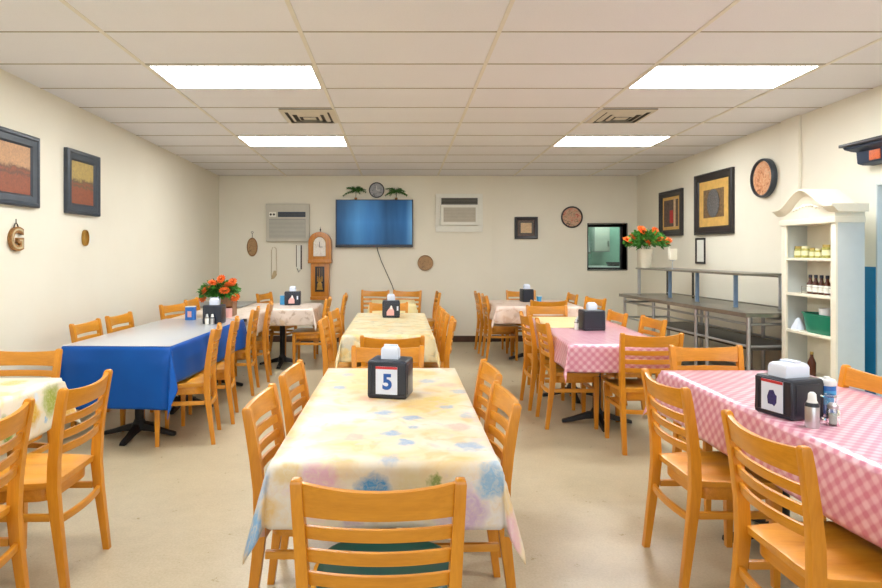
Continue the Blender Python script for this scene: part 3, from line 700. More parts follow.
# ------------------------------------------------------------------ table-top things
TZ = .7605
def text_mesh(ch, size, depth, mat, name, bold=0.0):
    cu = bpy.data.curves.new(name, 'FONT'); cu.body = ch; cu.size = size; cu.extrude = depth; cu.offset = bold; cu.align_x = 'CENTER'; cu.align_y = 'CENTER'
    tmp = bpy.data.objects.new('tmp', cu); C.objects.link(tmp)
    me = bpy.data.meshes.new_from_object(tmp.evaluated_get(bpy.context.evaluated_depsgraph_get())); bpy.data.objects.remove(tmp)
    me.name = name; me.materials.clear(); me.materials.append(M[mat])
    o = bpy.data.objects.new(name, me); C.objects.link(o); return o
def holder(x, y, rot, label, card=None, z=TZ, w=.18, d=.155, h=.178, nap=(.085, .05)):
    t = thing('napkin_holder', label, 'napkin holder', (x, y, z), R(rot), 'black napkin holders on the tables')
    bm = B(); rings = []
    for zz, k in ((0, .97), (.01, 1), (h - .012, 1.0), (h, .97)):
        rings.append([(-w / 2 * k, -d / 2 * k, zz), (w / 2 * k, -d / 2 * k, zz), (w / 2 * k, d / 2 * k, zz), (-w / 2 * k, d / 2 * k, zz)])
    loft(bm, rings); obj('body', bm, 'black', t, .012, 3)
    for s in (-1, 1):
        bm = B()
        fw, fh, th = w / 2 - .004, h / 2 - .004, .006
        for a in ((-fw, fw, h - .022, h - .008), (-fw, fw, .006, .02), (-fw, -fw + .016, .02, h - .022), (fw - .016, fw, .02, h - .022)):
            box(bm, a[0], a[1], s * d / 2 - .003, s * d / 2 + .003, a[2], a[3])
        obj('face_frame', bm, 'black', t, .002)
        bm = B(); box(bm, s * w / 2 - .003, s * w / 2 + .003, -d / 2 + .02, d / 2 - .02, .02, h - .02); obj('side_panel', bm, 'black', t, .002)
    # napkins rising from the slot
    bm = B(); nw, nd = nap
    loft(bm, [[(q * nw * k, p * nd * k, z) for q, p in ((-.5, -.5), (.5, -.5), (.5, .5), (-.5, .5))] for z, k in ((h - .01, 1), (h + .040, 1.0), (h + .052, .92), (h + .058, .75))])
    obj('napkins', bm, 'paper', t, .006, 3)
    bm = B(); loft(bm, [[(q * nw * .8, p * nd * .3 + .01, z) for q, p in ((-.5, -.5), (.5, -.5), (.5, .5), (-.5, .5))] for z in (h + .04, h + .066)]); obj('top_napkin', bm, 'paper', t, .004)
    if card:
        cp = bx('card', -.052, .052, -d / 2 - .006, -d / 2 - .003, .022, .152, 'paper', t, 0)
        def on(n, x0, x1, z0, z1, m, dy=.0012, bev=0): return bx(n, x0, x1, -d / 2 - .006 - dy, -d / 2 - .006, z0, z1, m, cp, bev)
        if card in ('five', 'navy'):
            on('red_band', -.052, .052, .140, .152, 'red')
        if card == 'five':
            o = text_mesh('5', .098, .0008, 'print_blue', 'numeral', .0035); o.parent = cp; o.rotation_euler.x = PI / 2; o.location = (0.004, -d / 2 - .0068, .078)
        if card == 'navy':
            bm = B(); pts = [(-.018, .05), (-.022, .08), (-.012, .108), (.008, .112), (.016, .095), (.024, .09), (.022, .06), (.012, .045), (.004, .05)]
            prism(bm, pts, -d / 2 - .0074, -d / 2 - .006); obj('print', bm, 'print_navy', cp)
        if card == 'pink':
            bm = B(); prism(bm, [(-.048, .024), (-.048, .06), (-.03, .09), (-.012, .11), (.012, .11), (.03, .07), (.03, .024)], -d / 2 - .0074, -d / 2 - .006); obj('print', bm, 'pink', cp)
            bm = B(); prism(bm, [(-.01, .09), (-.01, .12), (.0, .13), (.01, .12), (.01, .09)], -d / 2 - .0084, -d / 2 - .0074); obj('bottle_print', bm, 'white', cp)
            cp.data.materials[0] = M['black']
            bx('white_tab', .058, .076, -d / 2 - .005, -d / 2 - .003, .075, .12, 'paper', t, 0)
    return t
holder(-.045, 2.985, -13, 'napkin holder with the blue number 5 card on the front centre table', 'five', w=.188)
holder(-.095, 6.58, 2, 'napkin holder with a pink card on the pale yellow middle table', 'pink')
holder(-1.40, 8.10, 4, 'napkin holder with a pink card on the back left beige table', 'pink', w=.2)
holder(-1.79, 5.98, 0, 'napkin holder with salt and pepper before it on the blue table', None, TZ + .003)
holder(1.70, 5.50, 4, 'wide black napkin holder on the farther pink table', None, w=.19, z=.7605)
holder(1.76, 8.62, 10, 'napkin holder on the back right rose beige table', None, w=.15)
holder(1.648, 2.630, -73, 'napkin holder with a dark purple printed card on the near pink table', 'navy', w=.18, d=.17, h=.165, nap=(.09, .13))
# tall stack of napkins on the near holder
def shaker(x, y, z, label, kind, r=.022, h=.12, group=None):
    nm = {'pepper': 'pepper_shaker', 'salt': 'salt_shaker'}[kind]
    t = thing(nm, label, 'shaker', (x, y, z), 0, group)
    bm = B(); lathe(bm, [(r * .95, 0), (r, .004), (r, h * .60), (r * .8, h * .70)], 20); obj('body', bm, 'alu' if kind == 'pepper' else 'salt', t, smooth=35)
    bm = B(); lathe(bm, [(r * .82, h * .70), (r * .62, h * .78), (r * .55, h * .95), (r * .3, h), (.001, h)], 20); obj('cap', bm, 'white' if kind == 'pepper' else 'alu', t)
    bm = B(); lathe(bm, [(r * 1.03, h * .60), (r * 1.03, h * .64), (r * .86, h * .71), (r * .8, h * .71)], 20); obj('collar', bm, 'black' if kind == 'pepper' else 'steel', t)
    return t
shaker(1.622, 2.44, TZ, 'silver shaker with white tip standing against the near napkin holder', 'pepper', .025, .138)
# glass salt jar
t = thing('salt_shaker', 'clear glass salt shaker right of the silver shaker on the pink table', 'shaker', (1.725, 2.47, TZ))
bm = B(); lathe(bm, [(.022, .0), (.024, .004), (.024, .055), (.018, .068), (.018, .07), (.0215, .055), (.0215, .006), (.001, .006)], 20); obj('glass', bm, 'glass', t)
bm = B(); lathe(bm, [(.0205, .0065), (.0205, .045), (.001, .047)], 20); obj('salt', bm, 'salt', t)
bm = B(); lathe(bm, [(.0195, .066), (.02, .08), (.012, .088), (.001, .089)], 20); obj('cap', bm, 'alu', t)
t = thing('wipes_canister', 'blue canister with white lid behind the near napkin holder', 'canister', (1.83, 2.66, TZ))
bm = B(); lathe(bm, [(.033, 0), (.035, .004), (.035, .12), (.033, .125)], 28); obj('body', bm, 'blue_box', t)
bm = B(); lathe(bm, [(.0355, .04), (.0355, .10)], 28); obj('label_band', bm, 'cyan', t)
bm = B(); lathe(bm, [(.036, .12), (.036, .135), (.03, .145), (.001, .146)], 28); obj('lid', bm, 'white', t)
bm = B(); lathe(bm, [(.014, .145), (.012, .155), (.001, .156)], 16); obj('spout', bm, 'white', t)
t = thing('drinking_glass', 'small clear glass between the napkin holder and the salt shaker', 'glass', (1.765, 2.555, TZ))
bm = B(); lathe(bm, [(.022, 0), (.028, .10), (.0265, .10), (.0205, .006), (.001, .006)], 24); obj('bowl', bm, 'glass', t)
bm = B(); lathe(bm, [(.0288, .094), (.0288, .101), (.0262, .101)], 24); obj('rim', bm, 'glass', t)
for i, (x, m, l) in enumerate(((-1.825, 'salt', 'salt shaker on the left, in front of the napkin holder on the blue table'), (-1.775, 'pepper', 'pepper shaker on the right, in front of the napkin holder on the blue table'))):
    shaker(x, 5.865, TZ + .003, l, m, .02, .10)
shaker(1.565, 5.50, .7605, 'white capped shaker left of the holder on the farther pink table', 'salt', .018, .10)
shaker(1.60, 5.585, .7605, 'silver shaker beside the holder on the farther pink table', 'pepper', .018, .11)
t = thing('sugar_box', 'small blue box left of the napkin holder on the blue table', 'box', (-2.12, 6.28, TZ + .003))
bx('body', -.045, .045, -.035, .035, 0, .13, 'blue_box', t); bx('label_patch', -.02, .02, -.037, -.035, .03, .09, 'pink', t, 0); bx('lid', -.046, .046, -.036, .036, .13, .137, 'white', t)
t = thing('cup', 'small cyan cup right of the holder on the back right table', 'cup', (1.93, 8.6, TZ))
bm = B(); lathe(bm, [(.028, 0), (.038, .08), (.036, .08), (.026, .006), (.001, .006)], 20); obj('bowl', bm, 'cyan', t)
bm = B(); lathe(bm, [(.039, .074), (.039, .082), (.036, .082)], 20); obj('rim', bm, 'white', t)
t = thing('sugar_box', 'pale blue box left of the holder on the back left table', 'box', (-1.54, 8.14, TZ))
bx('body', -.03, .03, -.03, .03, 0, .12, 'cyan', t); bx('lid', -.031, .031, -.031, .031, .12, .128, 'white', t)
t = thing('candle_jar', 'pinkish candle jar beside the wooden planter', 'candle', (-1.80, 6.46 + .07, TZ))
bm = B(); lathe(bm, [(.03, 0), (.034, .02), (.034, .09), (.028, .1)], 20); obj('jar', bm, 'pink', t)
bm = B(); lathe(bm, [(.029, .1), (.03, .115), (.001, .116)], 20); obj('lid', bm, 'brown_glass', t)

# flowers
def petal_flower(bm, c, r, rn, petals=11, layers=3):
    ax = Vector((rn.uniform(-.6, .6), rn.uniform(-1, .1), rn.uniform(.1, .9))).normalized()
    a = ax.orthogonal().normalized(); b = ax.cross(a)
    for L in range(layers):
        rr = r * (1 - .22 * L); lift = r * (.10 + .25 * L)
        for k in range(petals):
            th = 2 * PI * (k + .5 * L) / petals; d = a * math.cos(th) + b * math.sin(th); s = ax.cross(d)
            w = rr * .30
            p = [c + d * rr * .12, c + d * rr * .6 + s * w + ax * lift * .6, c + d * rr + ax * lift * 1.0, c + d * rr * .6 - s * w + ax * lift * .6]
            q = [v - ax * .0015 for v in p]
            loft(bm, [p, q])
    bmesh.ops.create_icosphere(bm, subdivisions=1, radius=r * .28, matrix=Matrix.Translation(c + ax * r * .35))
def leaves(bm, n, rad, c, rn, size=.035, zs=.7):
    for _ in range(n):
        d = Vector((rn.gauss(0, 1), rn.gauss(0, 1), abs(rn.gauss(0, .9)) - .15)).normalized()
        p = c + Vector((d.x * rad, d.y * rad, d.z * rad * zs)) * rn.uniform(.35, 1)
        t = (d + Vector((rn.uniform(-.5, .5), rn.uniform(-.5, .5), rn.uniform(-.5, .5)))).normalized(); s = t.orthogonal().normalized(); u = t.cross(s)
        s = s * math.cos(rn.random() * 6) + u * math.sin(rn.random() * 6)
        L = size * rn.uniform(.7, 1.3); w = L * .32
        p4 = [p, p + t * L * .5 + s * w, p + t * L + Vector((0, 0, -.2 * L)), p + t * L * .5 - s * w]
        nrm = t.cross(s) * .0012
        loft(bm, [p4, [v - nrm for v in p4]])
def bouquet(parent, c, rad, flowers, seed, fr=.045, n=220, size=.04):
    rn = random.Random(seed); c = Vector(c)
    bm = B(); leaves(bm, n, rad, c, rn, size)
    for k in range(14):
        e = c + Vector((rn.uniform(-.5, .5) * rad, rn.uniform(-.5, .5) * rad, rn.uniform(.0, .4) * rad)); tube(bm, [c + Vector((0, 0, -rad * .75)), e], .0025, 5)
    obj('foliage', bm, 'leaf', parent, smooth=20)
    for p in flowers:
        bm = B(); petal_flower(bm, Vector(p), fr * rn.uniform(.85, 1.15), rn); obj('flower', bm, 'orange', parent, smooth=20)
t = thing('flower_planter', 'wooden planter box with orange silk flowers on the left table row', 'flower planter', (-1.93, 6.72, TZ))
bm = B()
for a in ((-.11, .14, -.08, -.068, 0, .22), (-.11, .14, .068, .08, 0, .22), (-.11, -.098, -.068, .068, 0, .22), (.128, .14, -.068, .068, 0, .22), (-.11, .14, -.08, .08, 0, .012)): box(bm, *a)
obj('box', bm, 'wood_box', t, .003)
bx('card', -.105, .01, -.088, -.082, .13, .215, 'paper', t, .001)
bouquet(t, (-.03, 0, .24), .19, [(-.18, -.08, .20), (-.06, -.14, .36), (.02, -.10, .40), (.11, -.12, .33), (.07, -.15, .28), (-.13, -.12, .28), (.10, .05, .36), (.17, -.09, .20)], 4, .062, 750, .06)

# ------------------------------------------------------------------ steel counter on the right
t = thing('steel_counter', 'long stainless steel serving counter with lower shelves along the right wall', 'counter', (0, 0, 0))
t.location = (3.315, 6.86, 0); t.rotation_euler.z = R(4.1)
X0, X1, Y0, Y1 = -.34, .36, -1.33, 1.33
bm = B(); box(bm, X0, X1, Y0, Y1, .865, .905); obj('worktop', bm, 'steel', t, .006)
for y in (Y0 + .05, -.62, -.42, .50, Y1 - .05):
    for x in (X0 + .06, X1 - .05):
        bm = B(); lathe(bm, [(.018, 0.01), (.018, .865)], 14, (x, y, 0)); obj('leg', bm, 'alu', t)
        bm = B(); lathe(bm, [(.022, 0), (.024, .02), (.019, .05)], 14, (x, y, 0)); obj('foot', bm, 'steel_dark', t)
for z in (.80, .60):
    for x in (X0 + .06, X1 - .05):
        bm = B(); tube(bm, [(x, Y0 + .05, z), (x, Y1 - .05, z)], .012, 10); obj('rail', bm, 'alu', t)
    for y in (Y0 + .05, Y1 - .05):
        bm = B(); tube(bm, [(X0 + .06, y, z), (X1 - .05, y, z)], .012, 10); obj('cross_rail', bm, 'alu', t)
bx('shelf', X0 + .08, X1 - .06, Y0 + .04, Y1 - .5, .565, .585, 'steel_dark', t)
bx('shelf', X0 + .08, X1 - .06, Y0 + .04, Y1 - .06, .22, .24, 'steel_dark', t)
t = thing('over_shelf', 'narrow steel over-shelf with glass guards standing on the steel counter', 'shelf', (3.335, 6.86, .906), R(4.1))
bx('shelf_board', -.26, .17, -1.12, 1.06, .325, .345, 'steel', t)
for y, x in ((-1.09, .14), (-.84, -.14), (-.16, -.14), (.42, -.14), (1.02, -.23)):
    bx('post', x - .016, x + .016, y - .014, y + .014, .0, .325, 'bluepost' if -1 < y < 1.0 else 'alu', t)
    bm = B(); lathe(bm, [(.03, 0), (.03, .006), (.022, .008)], 12, (x, y, 0)); obj('foot_plate', bm, 'steel', t)
for y in (-1.09, .42, 1.02): bx('rear_post', .13, .15, y - .01, y + .01, 0, .325, 'steel_dark', t)
for z in (.02, .305): bx('rear_rail', .13, .15, -1.09, 1.03, z, z + .014, 'steel', t)

# vase with flowers
t = thing('vase', 'white vase of orange flowers on the far end of the steel over-shelf', 'vase', (3.09, 7.80, 1.252))
bm = B(); lathe(bm, [(.058, 0), (.062, .01), (.085, .20), (.09, .235), (.083, .235), (.056, .02), (.001, .02)], 28); obj('vessel', bm, 'ivory', t)
bouquet(t, (0, 0, .31), .23, [(-.25, -.05, .34), (-.06, -.19, .31), (.10, -.17, .35), (.23, -.08, .33), (-.07, -.05, .47), (.10, -.04, .46), (-.17, 0, .38)], 7, .072, 850, .06)
t = thing('candle_stand', 'white square candle on a thin glass stand atop the steel over-shelf', 'candle', (3.20, 7.28, 1.252))
bm = B(); lathe(bm, [(.035, 0), (.03, .006), (.005, .012), (.005, .09), (.035, .10), (.035, .105)], 16); obj('stand', bm, 'alu', t)
bx('candle', -.04, .04, -.035, .035, .106, .235, 'ivory', t, .006)

# ------------------------------------------------------------------ white arched bookcase
BX, BY0, BY1 = 3.39, 4.815, 5.50
t = thing('bookcase', 'tall white arched bookcase with open shelves against the right wall', 'bookcase', (BX, (BY0 + BY1) / 2, 0))
hw = (BY1 - BY0) / 2; D = .22
bx('side_panel', .01, D, -hw, -hw + .022, .06, 1.684, 'greypanel', t); bx('side_panel', .01, D, hw - .022, hw, .06, 1.684, 'greypanel', t)
bx('back_panel', D - .012, D, -hw + .022, hw - .022, .06, 1.684, 'cream', t)
bx('base', -.005, D, -hw - .005, hw + .005, 0, .10, 'cream', t, .006)
for y in (-hw, hw - .06): bx('stile', -.006, .014, y, y + .06, .10, 1.684, 'cream', t, .005)
bm = B(); box(bm, D - .02, D - .012, -.02, .0, .1, 1.68); obj('back_batten', bm, 'cream', t)
for z in (.38, .755, 1.075, 1.378): bx('shelf', -.002, D - .012, -hw + .022, hw - .022, z, z + .022, 'cream', t, .004)
bx('frieze', -.02, D, -hw - .012, hw + .012, 1.680, 1.727, 'cream', t, .006)
def arch(u):   # u -1..1 -> height of the pediment
    a = abs(u)
    return .15 * (0.5 + 0.5 * math.cos(min(1, a / .82) * PI)) 
bm = B(); n = 40
prof = [(-hw - .0 + 2 * hw * i / n, arch(-1 + 2 * i / n)) for i in range(n + 1)]
pts = [(y, 1.775 + h) for y, h in prof]; pts = [(-hw, 1.72)] + pts + [(hw, 1.72)]
prism(bm, pts[::-1], -.012, D, 'YZ'); obj('pediment', bm, 'cream', t, smooth=30)
bm = B(); rings = []
ex = hw + .045
for i in range(n + 1):
    u = -1 + 2 * i / n; y = u * ex; h = 1.775 + arch(u)
    rings.append([(-.012, y, h - .012), (-.03, y, h), (-.05, y, h + .024), (-.07, y, h + .034), (-.07, y, h + .05), (D, y, h + .05), (D, y, h - .012)])
loft(bm, rings); obj('cornice', bm, 'cream', t, smooth=30)
bm = B()
rn = random.Random(3)
for i in range(9):
    u = (i - 4) / 4; y = u * .16; z = 1.815 + .02 * math.cos(u * 2.2)
    bmesh.ops.create_icosphere(bm, subdivisions=1, radius=.012 + .006 * (i % 2), matrix=Matrix.Translation((-.014, y, z)) @ Matrix.Diagonal((.5, 1.4, .8, 1)))
obj('carving', bm, 'cream', t)
# things on the bookcase shelves
def jar(x, y, z, r, h, label, lidm='gold'):
    t = thing('glass_jar', label, 'jar', (x, y, z), 0, 'small jars on the top bookcase shelf')
    bm = B(); lathe(bm, [(r * .95, 0), (r, .004), (r, h * .74), (r * .85, h * .8)], 18); obj('body', bm, 'jarfill', t)
    bm = B(); lathe(bm, [(r * .9, h * .8), (r * .9, h), (.001, h)], 18); obj('lid', bm, lidm, t)
    bm = B(); lathe(bm, [(r * 1.02, h * .2), (r * 1.02, h * .6)], 18); obj('label_band', bm, 'jarlabel', t)
zs = 1.4005; names = ['farthest', 'second farthest', 'third from the far end', 'fourth from the far end', 'fifth from the far end', 'nearest']
for i, (y, r, h) in enumerate(((5.425, .035, .10), (5.335, .032, .10), (5.245, .022, .085), (5.17, .025, .08), (5.06, .04, .11), (4.93, .037, .105))):
    jar(3.49, y, zs, r, h, names[i] + ' small gold-lidded jar on the top bookcase shelf', 'gold' if i % 2 == 0 else 'jarlabel')
zs = 1.0975
for i in range(6):
    y = 5.265 - .07 * i
    t = thing('bottle', names[i] + ' brown-necked sauce bottle on the second bookcase shelf', 'bottle', (3.485, y, zs), 0, 'sauce bottles on the second bookcase shelf')
    bm = B(); lathe(bm, [(.024, 0), (.026, .005), (.026, .085), (.012, .115), (.011, .145)], 16); obj('body', bm, 'brown_glass', t)
    bm = B(); lathe(bm, [(.0265, .02), (.0265, .075)], 16); obj('label_band', bm, 'acwhite', t)
    bm = B(); lathe(bm, [(.014, .135), (.014, .16), (.001, .161)], 16); obj('cap', bm, 'black', t)
t = thing('bottle_rack', 'low wire rack around the sauce bottles on the bookcase', 'rack', (3.485, 5.09, 1.0975))
for z in (.02, .06):
    bm = B(); tube(bm, [(-.045, -.22, z), (.045, -.22, z), (.045, .22, z), (-.045, .22, z)], .003, 6, True); obj('wire_hoop', bm, 'steel', t)
for x in (-.045, .045):
    for y in (-.22, .22):
        bm = B(); tube(bm, [(x, y, 0), (x, y, .062)], .003, 6); obj('wire_post', bm, 'steel', t)
zs = .7775
t = thing('plastic_basin', 'green plastic basin on the third bookcase shelf', 'basin', (3.49, 5.09, zs))
def ell(bm, prof, a, b, n=32):
    loft(bm, [[(a * r * math.copysign(abs(math.cos(q)) ** .7, math.cos(q)), b * r * math.copysign(abs(math.sin(q)) ** .7, math.sin(q)), z) for q in [2 * PI * i / n for i in range(n)]] for r, z in prof])
bm = B(); ell(bm, [(.78, 0), (.84, .01), (1, .155), (.96, .155), (.80, .015), (.01, .015)], .085, .225); obj('tub', bm, 'green_plastic', t)
bm = B(); ell(bm, [(1.0, .150), (1.05, .152), (1.05, .162), (.96, .162), (.96, .150)], .085, .225); obj('rim', bm, 'green_plastic', t)
bm = B(); lathe(bm, [(.042, 0), (.050, .008), (.062, .195), (.058, .195), (.046, .012), (.001, .008)], 26)
tag(obj('bowl', bm, 'white', loc=(3.49, 5.06, zs + .0155)), 'white bowl resting in the green basin on the bookcase', 'bowl')
bm = B(); rn = random.Random(2); rings = []
for z, k in ((0, 1), (.02, .95), (.05, .7), (.08, .45), (.10, .15)):
    rings.append([(k * .05 * (1 + .2 * math.sin(5 * a)) * math.cos(a), k * .05 * (1 + .2 * math.cos(4 * a)) * math.sin(a), z) for a in [2 * PI * i / 24 for i in range(24)]])
loft(bm, rings); tag(obj('folded_cloth', bm, 'paper', loc=(3.475, 5.405, zs), smooth=60), 'crumpled white cloth left of the green basin on the bookcase', 'cloth')
for y, h, l in ((5.24, .19, 'farther brown bottle on the lower bookcase shelf'), (4.93, .17, 'nearer brown pointed bottle on the lower bookcase shelf')):
    t = thing('bottle', l, 'bottle', (3.48, y, .403), 0, 'bottles on the lower bookcase shelf')
    bm = B(); lathe(bm, [(.03, 0), (.032, .006), (.032, h * .6), (.013, h * .85), (.011, h)], 18); obj('body', bm, 'brown_glass', t)
    bm = B(); lathe(bm, [(.013, h * .96), (.013, h * 1.08), (.001, h * 1.08)], 14); obj('cap', bm, 'gold', t)

# ------------------------------------------------------------------ pictures and wall things
def frame_on(side, a0, a1, z0, z1, border, mat, layers, label, name='picture_frame', cat='picture', th=.045, group=None, tilt=0):
    """side: L, R, B. a = y on side walls, x on the back wall. layers = [(inset, material)]"""
    ca, cz = (a0 + a1) / 2, (z0 + z1) / 2; w, h = (a1 - a0) / 2, (z1 - z0) / 2
    yb = YB if ca < 1.484 else YB + .04
    loc, rz = {'L': ((XL, ca, cz), R(90)), 'R': ((XR, ca, cz), R(-90)), 'B': ((ca, yb, cz), 0)}[side]
    t = thing(name, label, cat, loc, rz, group)
    bm = B()
    def ring(k, y): return [(-w + k, y, -h + k), (w - k, y, -h + k), (w - k, y, h - k), (-w + k, y, h - k)]
    b = border
    rings = [ring(0, -.001), ring(0, -th * .8), ring(b * .12, -th), ring(b * .3, -th), ring(b * .4, -th * .8), ring(b * .85, -th * .65), ring(b, -th * .35), ring(b, -.001)]
    rings.append(rings[0]); loft(bm, rings, cap=False); obj('moulding', bm, mat, t, smooth=25)
    k = b - .002
    for i, (ins, m) in enumerate(layers):
        k2 = b - .002 + ins
        bx(['picture', 'mount', 'print', 'detail'][min(i, 3)] if len(layers) > 1 else 'picture', -w + k2, w - k2, -th * .35 - .001 * i, -.002, -h + k2, h - k2, m, t, 0)
    return t
frame_on('L', 4.38, 4.965, 1.80, 2.36, .095, 'navy_frame', [(0, 'art1')], 'slate framed copper toned painting at the left picture edge')
frame_on('L', 5.38, 5.965, 1.79, 2.36, .095, 'navy_frame', [(0, 'art2')], 'slate framed painting with golden sky, second from the left')
f = frame_on('R', 7.11, 8.02, 1.665, 2.428, .10, 'dark_frame', [(0, 'mount_gold'), (.11, 'mount_dark')], 'large dark framed gold print with a grey oval on the right wall')
bm = B(); lathe(bm, [(1, 0), (1, .003), (.82, .004), (.78, .002), (.001, .002)], 32, (0, -.019, 0), '-Y', .15, .175); 
for v in bm.verts: pass
obj('oval_detail', bm, 'grey_print', f)
f = frame_on('R', 8.39, 9.11, 1.675, 2.318, .09, 'dark_frame', [(0, 'mount_gold'), (.045, 'brown_print')], 'smaller dark framed print with a red patch on the right wall')
bx('red_detail', -.03, .07, -.020, -.017, -.14, .04, 'red_patch', f, 0); bx('pale_detail', .09, .15, -.0195, -.017, -.2, .2, 'beige_print', f, 0)
frame_on('R', 7.79, 8.03, 1.30, 1.63, .025, 'dark_frame', [(0, 'acwhite')], 'small narrow black framed notice above the steel counter', th=.02)
frame_on('B', 1.855, 2.226, 1.66, 2.018, .05, 'dark_frame', [(0, 'brown_print'), (.03, 'steel_dark'), (.05, 'beige_print')], 'small square dark framed picture on the back wall', th=.04)
def plate(side, a, z, r, rim, face, label, cat='wall plate', th=.03, rx=None, name='wall_plate'):
    yb = YB if a < 1.484 else YB + .04
    loc, rz = {'L': ((XL, a, z), R(90)), 'R': ((XR, a, z), R(-90)), 'B': ((a, yb, z), 0)}[side]
    t = thing(name, label, cat, loc, rz); s = (rx or r) / r
    bm = B(); lathe(bm, [(r * .86, .001), (r * .97, .001), (r, .006), (r, th * .8), (r * .96, th), (r * .9, th), (r * .86, th * .5), (r * .86, .001)], 40, (0, 0, 0), '-Y', s, 1, False); obj('rim', bm, rim, t, smooth=30)
    bm = B(); lathe(bm, [(r * .88, .002), (r * .88, th * .6), (r * .5, th * .5), (.001, th * .5)], 40, (0, 0, 0), '-Y', s, 1); obj('face', bm, face, t)
    return t
plate('R', 6.50, 2.225, .205, 'navy_frame', 'plate_copper', 'round dark rimmed copper plaque on the right wall', th=.06)
plate('B', 2.78, 2.015, .175, 'dark_frame', 'plate_rose', 'round floral plate on the back wall right of the small picture')
plate('B', .408, 1.274, .125, 'plate_tan', 'plate_tan', 'round tan carved plaque on the back wall below right of the television')
t = plate('B', -.376, 2.447, .125, 'dark_frame', 'silver_dial', 'small round black rimmed wall clock above the television', 'clock', name='wall_clock')
bm = B(); box(bm, -.004, .004, -.022, -.019, 0, .07); box(bm, 0, .05, -.022, -.019, -.004, .004); obj('hands', bm, 'white', t)
def hangtop(t, z0, z1, y=-.01):
    bm = B(); tube(bm, [(0, y, z0), (0, y, z1)], .004, 6); tube(bm, [(.018 * math.cos(a), y, z1 + .015 + .015 * math.sin(a)) for a in [2 * PI * i / 12 for i in range(12)]], .003, 6, True); obj('hanger', bm, 'iron', t)
t = plate('B', -2.38, 1.53, .15, 'ornament', 'plate_tan', 'oval carved wooden plaque hanging on the back wall at far left', rx=.085, name='wall_plaque', cat='plaque'); hangtop(t, .14, .22)
t = plate('L', 5.725, 1.58, .075, 'brass', 'brass', 'small oval brass ornament on the left wall below the second painting', rx=.045, name='wall_plaque', cat='plaque')
t = thing('letter_ornament', 'striped letter G ornament on the left wall below the first painting', 'ornament', (XL + .016, 4.69, 1.54), R(90))
o = text_mesh('G', .235, .012, 'ornament', 'letter', .010); o.parent = t; o.rotation_euler.x = PI / 2
o = text_mesh('G', .235, .004, 'rope', 'inlay', -.004); o.parent = t; o.rotation_euler.x = PI / 2; o.location.y = -.012
bm = B(); tube(bm, [(-.03, 0, .09), (-.015, 0, .12), (0, 0, .13), (.015, 0, .12), (.03, 0, .09)], .005, 8); tube(bm, [(0, 0, .13), (0, 0, .16)], .004, 6); obj('hanger', bm, 'steel_dark', t)
# bead string and dark tassel hanging
t = thing('bead_string', 'pale looped bead string hanging on the back wall', 'ornament', (-2.03, YB - .006, 1.48))
bm = B(); lp = [(-.045, 0, -.42), (-.04, 0, 0), (-.02, 0, .04), (.01, 0, .045), (.035, 0, .02), (.04, 0, -.35), (.03, 0, -.40)]
for i in range(len(lp) - 1):
    a, b = Vector(lp[i]), Vector(lp[i + 1]); n = max(1, int((b - a).length / .016))
    for k in range(n): bmesh.ops.create_icosphere(bm, subdivisions=1, radius=.0075, matrix=Matrix.Translation(a.lerp(b, k / n)))
obj('beads', bm, 'rope', t)
bm = B(); loft(bm, [[(-.05, -.004, -.47), (0.0, -.004, -.46), (0.0, .004, -.46), (-.05, .004, -.47)], [(-.03, -.006, -.40), (.045, -.006, -.40), (.045, .006, -.40), (-.03, .006, -.40)], [(-.005, -.003, -.33), (.03, -.003, -.33), (.03, .003, -.33), (-.005, .003, -.33)]]); obj('tassel', bm, 'rope', t)
t = thing('key_rack', 'narrow dark bordered hanging left of the tall clock', 'ornament', (-1.63, YB, 1.36))
bx('board', -.035, .04, -.012, .001, -.18, .19, 'acwhite', t); bx('dark_edge', .028, .05, -.02, -.001, -.19, .2, 'brown_base', t); bx('dark_edge', -.045, -.033, -.016, -.001, -.15, .2, 'brown_base', t)
bm = B(); tube(bm, [(-.03, -.01, -.17), (0, -.012, -.24), (.02, -.01, -.2)], .005, 6); obj('hook', bm, 'iron', t)
# tall clock
t = thing('pendulum_clock', 'tall arched oak pendulum clock hanging on the back wall left of the television', 'clock', (-1.273, YB, 0))
bx('trunk', -.143, .143, -.16, -.001, .70, 1.28, 'wood_clock', t, .006)
bm = B(); pts = [(-.18, 1.28), (-.18, 1.60)] + [(-.18 * math.cos(a), 1.60 + .17 * math.sin(a) * (1 if 1 else 0)) for a in [PI * i / 18 for i in range(19)]] + [(.18, 1.28)]
prism(bm, pts[::-1], -.19, -.001); obj('hood', bm, 'wood_clock', t, .006)
bx('waist_moulding', -.185, .185, -.2, -.001, 1.27, 1.33, 'wood_clock', t, .01)
bx('foot_moulding', -.152, .152, -.17, -.001, .69, .74, 'wood_clock', t, .008)
bm = B(); pts = [(-.10, 1.38), (-.10, 1.58)] + [(-.10 * math.cos(a), 1.58 + .11 * math.sin(a)) for a in [PI * i / 16 for i in range(17)]] + [(.10, 1.38)]
prism(bm, pts[::-1], -.194, -.188); obj('dial', bm, 'pearl', t)
bm = B(); tube(bm, [(x, -.196, z) for x, z in pts], .006, 6, True); obj('dial_bezel', bm, 'brass', t)
bm = B(); box(bm, -.004, .004, -.199, -.196, 1.53, 1.61); box(bm, 0, .05, -.199, -.196, 1.526, 1.534); obj('hands', bm, 'iron', t)
bx('glazed_door', -.075, .075, -.165, -.158, .82, 1.22, 'dark_frame', t, .003)
bm = B(); tube(bm, [(0, -.17, 1.2), (0, -.17, .95)], .005, 6); lathe(bm, [(.04, 0), (.04, .006), (.001, .01)], 20, (0, -.168, .93), '-Y'); prism(bm, [(-.05, .85), (0, 1.08), (.05, .85)], -.1685, -.166); obj('pendulum', bm, 'brass', t)
